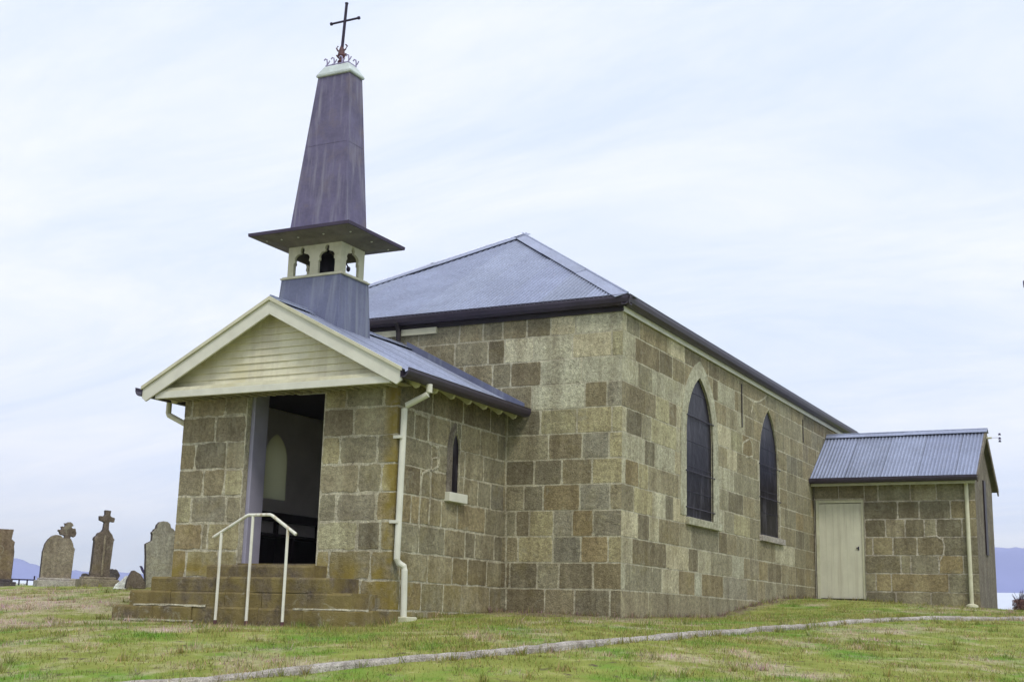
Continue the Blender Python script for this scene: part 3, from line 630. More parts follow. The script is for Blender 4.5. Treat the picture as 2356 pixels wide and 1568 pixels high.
def wall_slab(mb, fr, smin, smax, z0, z1, openings=(), thick=0.35, mi=1, mi_in=None, ins=0.003):
    """wall with real openings: outer face, inner face, reveals, rim.  fr(s,z,d): d<0 goes into the wall"""
    mi_in = mi if mi_in is None else mi_in
    smin, smax = smin+ins, smax-ins
    outer = [(smin, z0), (smax, z0), (smax, z1), (smin, z1)]
    loops = [outer]+[o.outline() for o in openings]
    flat = [p for l in loops for p in l]
    tris = tessellate_polygon([[Vector((p[0], p[1], 0)) for p in l] for l in loops])
    for d, m_ in ((0.0, mi), (-thick, mi_in)):
        ids = [mb.vert(fr(p[0], p[1], d)) for p in flat]
        for t in tris: mb.face([ids[k] for k in t], mi=m_)
    for li, l in enumerate(loops):
        for p, q in zip(l, l[1:]+l[:1]):
            mb.poly([fr(p[0], p[1], 0), fr(q[0], q[1], 0), fr(q[0], q[1], -thick), fr(p[0], p[1], -thick)], mi=(mi if li == 0 else mi))
def band(mb, fr, op, w_, d, z0, mi=0, th=0.02, inset=0.0):
    """raised band round an opening (stilted arch)"""
    a = op.outline(-inset if inset else 0.0, z0=z0); b_ = op.outline(w_, z0=z0); n = len(a)
    A0 = [mb.vert(fr(*p, d)) for p in a]; B0 = [mb.vert(fr(*p, d)) for p in b_]; A1 = [mb.vert(fr(*p, d-th)) for p in a]; B1 = [mb.vert(fr(*p, d-th)) for p in b_]
    for k in range(n-1):
        mb.face((A0[k], A0[k+1], B0[k+1], B0[k]), mi=mi); mb.face((B0[k], B0[k+1], B1[k+1], B1[k]), mi=mi); mb.face((A1[k], A1[k+1], A0[k+1], A0[k]), mi=mi)
    mb.face((A0[0], B0[0], B1[0], A1[0]), mi=mi); mb.face((A0[-1], A1[-1], B1[-1], B0[-1]), mi=mi)

def corr(mb, e0, along, up, nrm, a0, a1, bmin, bmax, laps=(), seed=1, pitch=0.0765, amp=0.014, sheet=0.762):
    """corrugated iron slope.  point = e0 + along*a + up*b + nrm*h ; bmin(a), bmax(a)"""
    rnd = random.Random(seed); e0, along, up, nrm = Vector(e0), Vector(along), Vector(up), Vector(nrm)
    step = pitch/8; n = int(round((a1-a0)/step)); cols = {}
    prev = None
    for i in range(n+1):
        a = a0+(a1-a0)*i/n; lo, hi = bmin(a), bmax(a)
        hh = amp*math.cos(2*math.pi*a/pitch)
        bs = [lo]
        for l in laps:
            if lo+0.02 < l < hi-0.02: bs += [l-0.004, l]
        bs.append(hi)
        bs_full = [lo]+[x for l in laps for x in (min(max(l-0.006, lo), hi), min(max(l, lo), hi))]+[hi]
        ring = []
        for q, b_ in enumerate(bs_full):
            lift = 0.016*((len(bs_full)-1-q)//2) if len(bs_full) > 2 else 0
            ring.append(mb.vert(e0+along*a+up*b_+nrm*(hh+lift)))
        if prev:
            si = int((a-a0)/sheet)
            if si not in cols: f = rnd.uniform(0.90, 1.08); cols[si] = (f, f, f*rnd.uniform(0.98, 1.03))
            edge = abs((a-a0)/sheet-round((a-a0)/sheet))*sheet < step*1.6  # faces beside each sheet lap, darkened below to paint the lap shadow
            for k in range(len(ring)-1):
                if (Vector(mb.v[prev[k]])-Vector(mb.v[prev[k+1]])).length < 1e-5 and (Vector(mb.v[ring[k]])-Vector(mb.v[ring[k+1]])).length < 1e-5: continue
                valley_shade = 1.0-0.26*max(0.0, -math.cos(2*math.pi*a/pitch)); c = tuple(x*valley_shade for x in cols[si]); c = tuple(x*0.55 for x in c) if edge else c  # shade of the corrugation valleys and laps painted into the face colour
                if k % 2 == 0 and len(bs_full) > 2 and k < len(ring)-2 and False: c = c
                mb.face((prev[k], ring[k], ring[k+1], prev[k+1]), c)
        prev = ring
def gutter(mb, p0, p1, outd, w_=0.12, h=0.11):
    """quad gutter along p0->p1, open at the top; outd = outward horizontal unit vector"""
    p0, p1, o_ = Vector(p0), Vector(p1), Vector(outd); up = Vector((0, 0, 1))
    prof = [(0, 0), (0, -h), (w_*0.55, -h), (w_*0.86, -h*0.72), (w_, -h*0.30), (w_, 0.0), (w_*1.05, 0.012), (w_*0.93, 0.012), (w_*0.92, -h*0.3), (w_*0.5, -h*0.9), (0.006, -h*0.9), (0.006, 0)]
    mb.prism([p0+o_*a+up*b_ for a, b_ in prof], [p1+o_*a+up*b_ for a, b_ in prof])
# ------------------------------------------------------------------ the church
W_, LN, HW = 7.315, 14.75, 4.2
PX, PL, PY = -1.936, -5.60, -3.06
VY, VX, VY2 = 10.951, 3.40, 13.62
church = thing('church', (-3.66, 5.0, -0.3), 'small sandstone church with a corrugated iron roof, gabled front porch and slim lead-clad spire', 'church')
f_side = lambda s, z, d: (d, s, z)
f_front = lambda s, z, d: (s, -d, z)
f_left = lambda s, z, d: (-W_-d, s, z)
f_back = lambda s, z, d: (s, LN+d, z)
f_pf = lambda s, z, d: (s, PY-d, z)
f_ps = lambda s, z, d: (PX+d, s, z)
f_pl = lambda s, z, d: (PL-d, s, z)
f_vf = lambda s, z, d: (s, VY-d, z)
f_vg = lambda s, z, d: (VX+d, s, z)
f_vb = lambda s, z, d: (s, VY2+d, z)
W1 = Opening(3.44, 0.69, 1.14, 2.62, 3.68); W2 = Opening(7.60, 0.665, 1.14, 2.62, 3.76)
W1l = Opening(3.44, 0.69, 1.14, 2.62, 3.68); W2l = Opening(7.60, 0.665, 1.14, 2.62, 3.76); W3l = Opening(11.76, 0.665, 1.14, 2.62, 3.76)

mb = MB()
wall_slab(mb, f_front, -W_+0.002, -0.002, -1.199, HW-0.001, (), 0.4)
masonry(mb, f_front, B_front, -W_, 0.0, -1.14, 4.18, 21, tones='MMDDG', gs=1.25)
wall_slab(mb, f_side, 0, LN, -1.2, HW, (W1, W2), 0.4)
sd_ = {k: v for k, v in B_side.items()}
masonry(mb, f_side, sd_, 0.0, LN, -1.14, 4.18, 22, openings=(W1, W2), gs=1.2)
wall_slab(mb, f_left, 0, LN, -1.2, HW, (W1l, W2l, W3l), 0.4)
masonry(mb, f_left, {}, 0.0, LN, -1.14, 4.18, 23, openings=(W1l, W2l, W3l))
wall_slab(mb, f_back, -W_+0.002, -0.002, -1.199, HW-0.001, (), 0.4)
masonry(mb, f_back, {}, -W_, 0.0, -1.14, 4.18, 24)
for i, r in enumerate(RIB_SIDE): ribbon(mb, f_side, r, 0.020, 0.008, 90+i)
mb.build('nave_wall', ['stone', 'mortar'], church)
# dark lining so that the nave reads as a closed, unlit room behind the glass
mb = MB(); mb.box(-W_+0.41, -0.41, 0.41, LN-0.41, -0.3, 4.1); mb.build('nave_interior', 'dark_wood', church)

def window(fr, op, pane_d, label, surround=0.0, bars=(), sill=(0, 0), sill_w=None, band_mat='render_band', sill_mat='render_band'):
    mb = MB(); a = op.outline(0.0, z0=op.z0)
    A = [mb.vert(fr(*p, -pane_d)) for p in a]; B = [mb.vert(fr(*p, -pane_d-0.02)) for p in a]; mb.face(A); mb.face(B[::-1])
    for k in range(len(a)): mb.face((A[k], B[k], B[(k+1) % len(a)], A[(k+1) % len(a)]))
    w_ = mb.build('window', 'window_glass', church); w_['label'] = label
    # lead cames: a light lattice in front of the glass
    mb = MB(); z = op.z0+0.14
    zt = op.top()
    while z < zt-0.05:
        hw = op.half(z)-0.005
        if hw > 0.03: mb.prism([fr(op.c-hw, z-0.004, -pane_d), fr(op.c-hw, z+0.004, -pane_d), fr(op.c-hw, z+0.004, -pane_d+0.008), fr(op.c-hw, z-0.004, -pane_d+0.008)], [fr(op.c+hw, z-0.004, -pane_d), fr(op.c+hw, z+0.004, -pane_d), fr(op.c+hw, z+0.004, -pane_d+0.008), fr(op.c+hw, z-0.004, -pane_d+0.008)])
        z += 0.42
    for q in ():
        s = op.c+q*op.hw; zz_ = op.top() if q == 0 else op.sp+(op.ap-op.sp)*0.62
        mb.prism([fr(s-0.004, op.z0+0.1, -pane_d), fr(s+0.004, op.z0+0.1, -pane_d), fr(s+0.004, op.z0+0.1, -pane_d+0.008), fr(s-0.004, op.z0+0.1, -pane_d+0.008)], [fr(s-0.004, zz_, -pane_d), fr(s+0.004, zz_, -pane_d), fr(s+0.004, zz_, -pane_d+0.008), fr(s-0.004, zz_, -pane_d+0.008)])
    mb.build('leading', 'leading', w_)
    if surround:
        mb = MB(); band(mb, fr, op, surround, 0.014, op.z0+0.14, th=0.03); mb.build('surround', band_mat, w_)
    for z in bars:
        mb = MB(); hw = op.half(z)+0.05; mb.tube([fr(op.c-hw, z, 0.02), fr(op.c+hw, z, 0.02)], 0.008, 8)
        for s in (op.c-hw+0.02, op.c+hw-0.02): mb.tube([fr(s, z, -0.02), fr(s, z, 0.03)], 0.012, 6)
        mb.build('guard_bar', 'leading', w_)
    if sill_w:
        a0, a1 = sill_w; z0, z1 = sill; mb = MB()
        mb.prism([fr(a0, z0, -0.3), fr(a0, z0, 0.07), fr(a0, z1-0.015, 0.075), fr(a0, z1+0.02, -0.3)], [fr(a1, z0, -0.3), fr(a1, z0, 0.07), fr(a1, z1-0.015, 0.075), fr(a1, z1+0.02, -0.3)])
        o = mb.build('sill', sill_mat, w_, bevel=0.006)
    return w_
window(f_side, W1, 0.03, 'tall pointed window with a pale rendered surround, nearer the corner', 0.27, (1.42, 2.02, 2.95), (1.135, 1.27), (2.72, 4.40))
window(f_side, W2, 0.035, 'tall pointed window without a pale surround, nearer the vestry', 0.0, (1.98, 2.62), (1.135, 1.26), (6.86, 8.44), sill_mat='kerb_concrete')
for op in (W1l, W2l, W3l): window(f_left, op, 0.10, 'pointed window on the far side wall', 0.0, (), (1.135, 1.26), (op.c-0.75, op.c+0.75))

# nave roof
EX, EZ, RZ = 0.13, 4.275, 6.735
x0, x1, y0, y1 = -W_-EX, EX, -EX, LN+EX; xm = -W_/2; ya, yb = 3.81, LN-3.81+0.0
mb = MB()
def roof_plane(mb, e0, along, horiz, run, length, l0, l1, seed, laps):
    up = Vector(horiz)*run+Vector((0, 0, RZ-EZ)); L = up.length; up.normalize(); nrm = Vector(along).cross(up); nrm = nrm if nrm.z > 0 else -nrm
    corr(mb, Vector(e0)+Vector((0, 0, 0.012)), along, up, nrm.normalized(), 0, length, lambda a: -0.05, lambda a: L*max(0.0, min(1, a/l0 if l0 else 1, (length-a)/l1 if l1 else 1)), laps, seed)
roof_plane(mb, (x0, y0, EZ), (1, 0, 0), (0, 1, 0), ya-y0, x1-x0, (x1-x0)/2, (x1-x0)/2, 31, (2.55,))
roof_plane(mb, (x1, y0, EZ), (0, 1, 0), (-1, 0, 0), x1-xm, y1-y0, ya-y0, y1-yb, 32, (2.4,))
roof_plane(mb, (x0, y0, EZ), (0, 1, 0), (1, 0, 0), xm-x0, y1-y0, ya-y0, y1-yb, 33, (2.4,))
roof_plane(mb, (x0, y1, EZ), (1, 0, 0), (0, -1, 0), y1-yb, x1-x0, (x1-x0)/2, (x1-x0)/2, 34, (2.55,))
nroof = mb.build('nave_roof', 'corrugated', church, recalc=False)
def cap(p, q, d1, d2, w_, name, parent, lift=0.03, pieces=2, roll=0.018):
    """folded ridging: two flat wings lying on the slopes d1, d2 and a small roll"""
    p, q = Vector(p), Vector(q); ax = (q-p).normalized(); d1, d2 = Vector(d1).normalized(), Vector(d2).normalized()
    mb = MB()
    for k in range(pieces):
        a, b_ = p+(q-p)*(k/pieces), p+(q-p)*((k+1)/pieces+0.01); e = lift+0.006*(k % 2)
        for d in (d1, d2):
            n_ = ax.cross(d); n_ = (n_ if n_.z > 0 else -n_).normalized()
            i_ = [a+n_*e, a+d*w_+n_*e, b_+d*w_+n_*e, b_+n_*e]; o_ = [v-n_*0.006 for v in i_]
            mb.prism(i_, o_, (0.98, 0.98, 0.98) if k % 2 else (1.04, 1.04, 1.04))
        mb.tube([a+Vector((0, 0, lift+0.004)), b_+Vector((0, 0, lift+0.004))], roll, 8)
    return mb.build(name, 'corrugated', parent)
sl = RZ-EZ; apA, apB = (xm, ya, RZ), (xm, yb, RZ)
dF = Vector((0, -(ya-y0), -sl)); dB = Vector((0, y1-yb, -sl)); dR = Vector((x1-xm, 0, -sl)); dL = Vector((x0-xm, 0, -sl))
for corner, ap, da, db in (((x1, y0, EZ), apA, dF, dR), ((x0, y0, EZ), apA, dF, dL), ((x1, y1, EZ), apB, dB, dR), ((x0, y1, EZ), apB, dB, dL)):
    ax = (Vector(ap)-Vector(corner)).normalized()
    perp = lambda d, n=None: None
    # directions in each slope perpendicular to the hip line
    def inpl(d, other):
        nn = Vector((0, d.z, -d.y)) if abs(d.x) < 1e-6 else Vector((d.z, 0, -d.x))
        v = nn.cross(ax).normalized(); return v if v.dot(d-ax*d.dot(ax)) > 0 else -v
    cap(Vector(corner)+Vector((0, 0, 0.02)), Vector(ap)+Vector((0, 0, 0.02)), inpl(da, db), inpl(db, da), 0.20, 'hip_cap', nroof, pieces=3)
cap(Vector(apA)+Vector((0, 0, 0.02)), Vector(apB)+Vector((0, 0, 0.02)), dR, dL, 0.18, 'ridge_cap', nroof, pieces=6)
# eaves: soffit boards, fascias and gutters
mb = MB(); gz = 4.29
for a, b_, o_ in (((x0, y0, gz), (x1, y0, gz), (0, -1, 0)), ((x1, y0-0.0, gz), (x1, y1, gz), (1, 0, 0)), ((x0, y1, gz), (x0, y0, gz), (-1, 0, 0)), ((x1, y1, gz), (x0, y1, gz), (0, 1, 0))):
    aa, bb, oo = Vector(a), Vector(b_), Vector(o_); dd = (bb-aa).normalized()
    gutter(mb, aa-oo*0.09-dd*0.03, bb-oo*0.09+dd*0.03, oo, 0.14, 0.135)
mb.build('nave_gutter', 'gutter_dark', church)
mb = MB(); mb.box(-W_-0.03, 0.028, -0.035, -0.012, 4.085, 4.26); mb.build('front_fascia', 'fascia_dark', church)
mb = MB(); mb.box(0.016, 0.04, -0.035, LN+0.03, 4.075, 4.20); mb.build('side_fascia', 'cream_clean', church)
mb = MB(); mb.box(-4.75, -3.93, -0.06, -0.014, 3.99, 4.09); mb.box(-3.86, -3.20, -0.06, -0.014, 3.99, 4.09); mb.build('lintel_board', 'cream', church)
mb = MB(); mb.box(-W_-0.04, -W_-0.016, -0.03, LN+0.03, 4.075, 4.2); mb.box(-W_-0.03, 0.03, LN+0.016, LN+0.04, 4.075, 4.2); mb.build('rear_fascia', 'cream_clean', church)
mb = MB(); mb.tube([(-3.9, -0.16, 4.2), (-3.9, -0.08, 4.05), (-3.9, -0.06, 3.6)], 0.04, 10); mb.build('nave_downpipe', 'fascia_dark', church)
# streaks of rust fixings: iron ties on the side wall
for yy, za, zb in ((5.80, 3.16, 3.98), (10.18, 3.45, 3.95)):
    mb = MB(); mb.box(0.009, 0.022, yy-0.012, yy+0.012, za, zb); mb.build('iron_tie', 'fascia_dark', church)

# ---------------------------------------------------------------- porch
slit = Opening(-1.47, 0.108, 1.26, 1.86, 2.14); nich = Opening(-1.33, 0.29, 1.26, 1.85, 2.27)
door = Slot(-4.45, -3.125, 0.17, 2.60)
mb = MB(); PH = 2.66
wall_slab(mb, f_pf, PL+0.002, PX-0.002, -1.199, PH-0.001, (door,), 0.35)
spec = {k: (B_lpier.get(k, '')+' '+B_rpier.get(k, '')).strip() for k in set(B_lpier) | set(B_rpier)}
spec = {k: v for k, v in spec.items()}
for k in list(spec):
    if k in B_lpier and k in B_rpier:
        a = B_lpier[k].split(); b_ = B_rpier[k].split(); e = a[-1].split(','); a[-1] = f'{e[0]},-4.45,{e[2]}'; e = b_[0].split(','); b_[0] = f'-3.125,{e[1]},{e[2]}'
        spec[k] = ' '.join(a+['-4.45,-3.125,W']+b_)
    elif k in B_rpier: del spec[k]
masonry(mb, f_pf, spec, PL, PX, -1.14, PH, 41, openings=(door,), tones='TTML', gs=2.0)
wall_slab(mb, f_ps, PY, 0, -1.2, PH, (slit,), 0.35)
masonry(mb, f_ps, B_pside, PY, 0.0, -1.14, PH, 42, openings=(slit,), gs=1.6)
wall_slab(mb, f_pl, PY, 0, -1.2, PH, (nich,), 0.35)
masonry(mb, f_pl, {}, PY, 0.0, -1.14, PH, 43, openings=(nich,))
for i, r in enumerate(RIB_PS): ribbon(mb, f_ps, r, 0.024 if i < 2 else 0.014, 0.0115, 80+i)
mb.build('porch_wall', ['stone_porch', 'mortar'], church)
# plastered inside, boarded ceiling, stone floor
mb = MB()
tri = [(-0.02, 0.2), (-2.70, 0.2), (-2.70, 2.64), (-0.02, 2.64)]
fi = lambda s, z, d: (PL+0.36+d, s, z)
wall_slab(mb, fi, -2.70, -0.02, 0.2, 2.64, (nich,), 0.012, mi=0)
mb.box(PX-0.375, PX-0.36, -2.70, -0.02, 0.2, 2.64); mb.box(PL+0.36, PX-0.36, -0.03, -0.015, 0.2, 2.64)
mb.build('plaster_lining', 'plaster', church)
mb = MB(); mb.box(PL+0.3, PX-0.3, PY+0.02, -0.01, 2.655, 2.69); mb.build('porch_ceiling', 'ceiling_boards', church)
mb = MB(); mb.box(PL+0.355, PX-0.355, PY+0.012, -0.01, 0.05, 0.205); mb.build('porch_floor', 'step_stone', church)
mb = MB(); mb.box(-3.95, -3.40, -2.62, -2.54, 2.61, 2.65); mb.build('ceiling_light', 'cream_clean', church, bevel=0.008)
mb = MB(); a = nich.outline(); A = [f_pl(p[0], p[1], -0.35) for p in a]; mb.prism(A, [f_pl(p[0], p[1], -0.36) for p in a])
o = mb.build('porch_window', 'frosted_pane', church); o['label'] = 'pale frosted pointed window seen through the porch doorway'
mb = MB(); a = slit.outline(); mb.prism([f_ps(p[0], p[1], -0.025) for p in a], [f_ps(p[0], p[1], -0.045) for p in a])
o = mb.build('lancet_window', 'window_glass', church); o['label'] = 'narrow dark lancet window in the porch side wall'
mb = MB(); band(mb, f_ps, Opening(-1.585, 0.20, 1.26, 1.82, 2.19), 0.0001, 0.0, 1.2)
# rendered splay to the near side of the slit
ou = slit.outline(0.11, z0=1.26); inn = slit.outline(0.0, z0=1.26); n = len(ou)
mb = MB(); A = [mb.vert(f_ps(p[0]-(0.05 if p[0] < -1.46 else 0), p[1], 0.008)) for p in ou]; B = [mb.vert(f_ps(*p, 0.007)) for p in inn]
for k in range(n//2): mb.face((A[k], A[k+1], B[k+1], B[k]))
mb.build('splay', 'dark_render', o)
mb = MB(); mb.box(PX-0.1, PX+0.09, -1.76, -1.25, 1.135, 1.265); mb.build('sill', 'cream_clean', o, bevel=0.008)
mb = MB(); mb.box(-4.45, -4.385, -2.97, -2.66, 0.2, 2.62); mb.build('door_post', 'lavender_paint', church, bevel=0.01)

# porch roof
XC, RH, ZR, ZE = -3.80, 2.20, 3.785, 2.655; YF = -3.53
def rz_(x): return ZR-(ZR-ZE)/RH*abs(x-XC)
mb = MB(); SL = math.hypot(RH, ZR-ZE)
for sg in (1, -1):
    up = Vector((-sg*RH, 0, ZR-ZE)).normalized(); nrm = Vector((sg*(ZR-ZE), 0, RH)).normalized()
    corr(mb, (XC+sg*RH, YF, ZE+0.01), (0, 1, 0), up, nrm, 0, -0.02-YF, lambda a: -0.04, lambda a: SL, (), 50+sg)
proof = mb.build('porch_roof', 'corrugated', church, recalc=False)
cap((XC, YF-0.01, ZR+0.02), (XC, -2.70, ZR+0.02), (RH, 0, ZE-ZR), (-RH, 0, ZE-ZR), 0.17, 'ridge_cap', proof, pieces=1)
cap((XC, -1.75, ZR+0.02), (XC, -0.02, ZR+0.02), (RH, 0, ZE-ZR), (-RH, 0, ZE-ZR), 0.17, 'ridge_cap', proof, pieces=2)
mb = MB()
for sg in (1, -1):      # soakers up the wall line
    a = XC+sg*0.05; b_ = XC+sg*RH
    mb.prism([(a, -0.05, rz_(a)+0.02), (a, -0.05, rz_(a)+0.13), (b_, -0.05, rz_(b_)+0.12), (b_, -0.05, rz_(b_)+0.02)], [(a, -0.014, rz_(a)+0.02), (a, -0.014, rz_(a)+0.13), (b_, -0.014, rz_(b_)+0.12), (b_, -0.014, rz_(b_)+0.02)])
mb.build('flashing', 'lead_base', proof)
# lining under the slopes, rafter tails
mb = MB()
for sg in (1, -1):
    a, b_ = XC+sg*0.02, XC+sg*(RH-0.03)
    mb.prism([(a, YF+0.06, rz_(a)-0.035), (b_, YF+0.06, rz_(b_)-0.035), (b_, YF+0.06, rz_(b_)-0.012), (a, YF+0.06, rz_(a)-0.012)], [(a, -0.02, rz_(a)-0.035), (b_, -0.02, rz_(b_)-0.035), (b_, -0.02, rz_(b_)-0.012), (a, -0.02, rz_(a)-0.012)])
mb.build('roof_lining', 'cream_weathered', proof)
for sg in (1, -1):
    for y in np.arange(-2.98, -0.1, 0.47):
        mb = MB(); pts = []
        a = PX-0.2 if sg > 0 else PL+0.2; b_ = XC+sg*(RH-0.05)
        prof = [(a, rz_(a)-0.036), (b_, rz_(b_)-0.036), (b_, rz_(b_)-0.10), (b_-sg*0.03, rz_(b_)-0.155), (b_-sg*0.08, rz_(b_)-0.165), (b_-sg*0.12, rz_(b_)-0.13), (a, rz_(a)-0.15)]
        mb.prism([(p[0], y-0.025, p[1]) for p in prof], [(p[0], y+0.025, p[1]) for p in prof]); mb.build('rafter_tail', 'cream_weathered', proof, bevel=0.006)
    mb = MB(); xa = (PX if sg > 0 else PL); mb.box(min(xa+sg*0.005, xa+sg*0.03), max(xa+sg*0.005, xa+sg*0.03), PY, -0.02, 2.42+0.0, 2.50) if False else None
# gable: barge boards, verge strips, weatherboards, tie beam
mb = MB(); yb0, yb1 = YF-0.012, YF+0.02
for sg in (1, -1):
    e = RH+0.0
    t0, t1 = (XC, ZR+0.0), (XC+sg*e, ZE-0.005); b0, b1 = (XC, ZR-0.205), (XC+sg*e, ZE-0.195); nb = (XC+sg*(e-0.07), ZE-0.185)
    loop = [t0, t1, (t1[0], t1[1]-0.13), nb, b0]
    mb.prism([(p[0], yb0, p[1]) for p in loop], [(p[0], yb1, p[1]) for p in loop])
mb.build('bargeboard', 'cream_clean', church, bevel=0.004)
mb = MB()
for sg in (1, -1):
    t0, t1 = (XC, ZR+0.045), (XC+sg*(RH+0.01), ZE+0.035); b1, b0 = (XC+sg*(RH+0.01), ZE-0.015), (XC, ZR-0.01)
    loop = [t0, t1, b1, b0]; mb.prism([(p[0], yb0-0.03, p[1]) for p in loop], [(p[0], yb0-0.002, p[1]) for p in loop])
mb.build('verge_strip', 'cream', church, bevel=0.003)
mb = MB(); z = 2.66; yp = -3.30
while z < ZR-0.12:
    z1_ = min(z+0.098, ZR-0.10); xa = XC-(ZR-0.05-z)/((ZR-ZE)/RH); xb = XC+(ZR-0.05-z)/((ZR-ZE)/RH); xa1 = XC-(ZR-0.05-z1_)/((ZR-ZE)/RH); xb1 = XC+(ZR-0.05-z1_)/((ZR-ZE)/RH)
    mb.prism([(xa, yp-0.022, z), (xb, yp-0.022, z), (xb1, yp-0.004, z1_), (xa1, yp-0.004, z1_)], [(xa, yp+0.01, z), (xb, yp+0.01, z), (xb1, yp+0.01, z1_), (xa1, yp+0.01, z1_)]); z = z1_
mb.build('gable_boards', 'cream_weathered', church)
mb = MB(); mb.box(-5.79, -1.80, -3.50, -3.45, 2.505, 2.60); mb.build('tie_beam', 'cream_clean', church, bevel=0.005)
mb = MB(); mb.box(-5.83, -1.77, -3.49, -3.28, 2.602, 2.622); mb.box(-5.74, -1.85, -3.47, -3.31, 2.622, 2.655); mb.build('beam_ledge', 'cream_weathered', church)
mb = MB(); mb.box(-5.8, -1.80, -3.45, PY+0.1, 2.545, 2.56)
x = -5.7
while x < -1.85: mb.box(x, x+0.035, -3.449, PY-0.01, 2.515, 2.5449); x += 0.155
mb.build('eave_soffit', 'cream_shade_stain', church)
# gutters and pipes
mb = MB(); gutter(mb, (XC+RH-0.005, YF-0.03, ZE+0.01), (XC+RH-0.005, -0.03, ZE+0.01), (1, 0, 0), 0.125, 0.11); mb.build('porch_gutter', 'gutter_dark', church)
mb = MB(); gutter(mb, (XC-RH+0.005, YF-0.03, ZE+0.01), (XC-RH+0.005, -0.03, ZE+0.01), (-1, 0, 0), 0.125, 0.11); mb.build('porch_gutter', 'gutter_dark', church)
def rect_pipe(name, pts, mat, hw=0.042, parent=church):
    mb = MB(); mb.tube(pts, hw, 12); o = mb.build(name, mat, parent, smooth=False)
    return o
dp = rect_pipe('porch_downpipe', [(-1.53, -2.95, 2.56), (-1.53, -2.95, 2.45), (-1.545, -2.955, 2.425), (-1.84, -3.0, 2.285), (-1.868, -3.005, 2.24), (-1.868, -3.03, 0.27), (-1.85, -3.0, 0.22), (-1.80, -2.96, 0.18), (-1.79, -2.955, 0.13), (-1.79, -2.93, -0.5)], 'cream_clean')
for z in (1.86, 0.75): mb = MB(); mb.box(-1.975, -1.85, -3.085, -3.0, z-0.02, z+0.02); mb.build('bracket', 'cream_clean', dp)
mb = MB(); mb.box(-1.93, -1.66, -3.05, -2.80, -0.62, -0.455); mb.build('drain_block', 'cream', dp, bevel=0.015)
rect_pipe('porch_downpipe', [(-6.06, -2.9, 2.58), (-6.06, -2.9, 2.40), (-6.045, -2.9, 2.37), (-5.69, -2.9, 2.21), (-5.66, -2.9, 2.17), (-5.66, -2.9, -0.45)], 'cream')

# ---------------------------------------------------------------- belfry and spire
TX, TY = -3.85, -2.22
def frust(mb, c0, s0, z0, c1, s1, z1, cap_=True, mi=0, col=(1, 1, 1)):
    mb.hexa([(c0[0]-s0[0], c0[1]-s0[1], z0), (c0[0]+s0[0], c0[1]-s0[1], z0), (c0[0]+s0[0], c0[1]+s0[1], z0), (c0[0]-s0[0], c0[1]+s0[1], z0), (c1[0]-s1[0], c1[1]-s1[1], z1), (c1[0]+s1[0], c1[1]-s1[1], z1), (c1[0]+s1[0], c1[1]+s1[1], z1), (c1[0]-s1[0], c1[1]+s1[1], z1)], col, mi)
c = (TX, TY)
mb = MB(); frust(mb, c, (0.575, 0.435), 3.2, c, (0.523, 0.353), 4.352)
tb = mb.build('tower_base', 'lead_base', church, bevel=0.006)
for sx, sy in ((1, -1), (-1, -1), (1, 1), (-1, 1)):
    mb = MB(); mb.tube([(TX+sx*0.573, TY+sy*0.433, 3.22), (TX+sx*0.523, TY+sy*0.353, 4.35)], 0.010, 8); mb.build('corner_roll', 'lead_base', tb)
mb = MB(); frust(mb, c, (0.548, 0.368), 4.352, c, (0.556, 0.374), 4.375); frust(mb, c, (0.54, 0.362), 4.3751, c, (0.52, 0.345), 4.40); mb.build('tower_ledge', 'cream', church, bevel=0.004)
def cusped(c_, hw, z0, z1, n=5):
    """opening outline with cusped shoulders and a little keyhole at the head"""
    h = z1-z0; zs = z0+h*0.50; zt = z0+h*0.80
    R = [(c_+hw, z0), (c_+hw, zs-0.01), (c_+hw*0.86, zs), (c_+hw*0.86, zs+0.03)]
    for i in range(n+1): t = i/n*math.pi/2; R.append((c_+hw*0.2+hw*0.72*math.cos(t), zs+0.05+(zt-zs-0.05)*math.sin(t)))
    R += [(c_+hw*0.2, zt+0.015), (c_+hw*0.26, zt+0.04), (c_+hw*0.18, z1), (c_, z1+0.008)]
    L = [(2*c_-s, z) for s, z in R[:-1]][::-1]
    return (R+L)[::-1]
class Raw:
    def __init__(s, o): s.o = o
    def outline(s): return s.o
mb = MB(); zb, zt_ = 4.40, 4.952; sx, sy = 0.474, 0.302
fF = lambda s, z, d: (TX+s, TY-sy-d, z); fB = lambda s, z, d: (TX+s, TY+sy+d, z); fR = lambda s, z, d: (TX+sx+d, TY+s, z); fL = lambda s, z, d: (TX-sx-d, TY+s, z)
two = (Raw(cusped(-0.222, 0.148, 4.402, 4.83)), Raw(cusped(0.222, 0.148, 4.402, 4.83))); one = (Raw(cusped(0.0, 0.165, 4.402, 4.83)),)
for fr in (fF, fB): wall_slab(mb, fr, -sx, sx, zb, zt_, two, 0.045, mi=0, ins=0)
for fr in (fR, fL): wall_slab(mb, fr, -sy+0.046, sy-0.046, zb, zt_, one, 0.045, mi=0, ins=0)
arc = mb.build('belfry_arcade', 'cream', church)
mb = MB(); a, b_ = sx-0.05, sy-0.05
mb.box(TX-a, TX+a, TY+b_-0.03, TY+b_, 4.69, 4.94); mb.box(TX-a, TX-a+0.03, TY-b_, TY+b_-0.031, 4.69, 4.94)
mb.build('inner_frame', 'soffit_timber', arc)
mb = MB(); mb.lathe(TX, TY, [(0.005, 4.46), (0.195, 4.455), (0.20, 4.47), (0.165, 4.55), (0.135, 4.65), (0.115, 4.74), (0.08, 4.785), (0.03, 4.80), (0.03, 4.90)], 24)
bell = mb.build('bell', 'bell_bronze', church, smooth=True)
mb = MB(); mb.box(TX-0.43, TX+0.43, TY-0.05, TY+0.05, 4.845, 4.93); mb.build('headstock', 'dark_wood', bell)
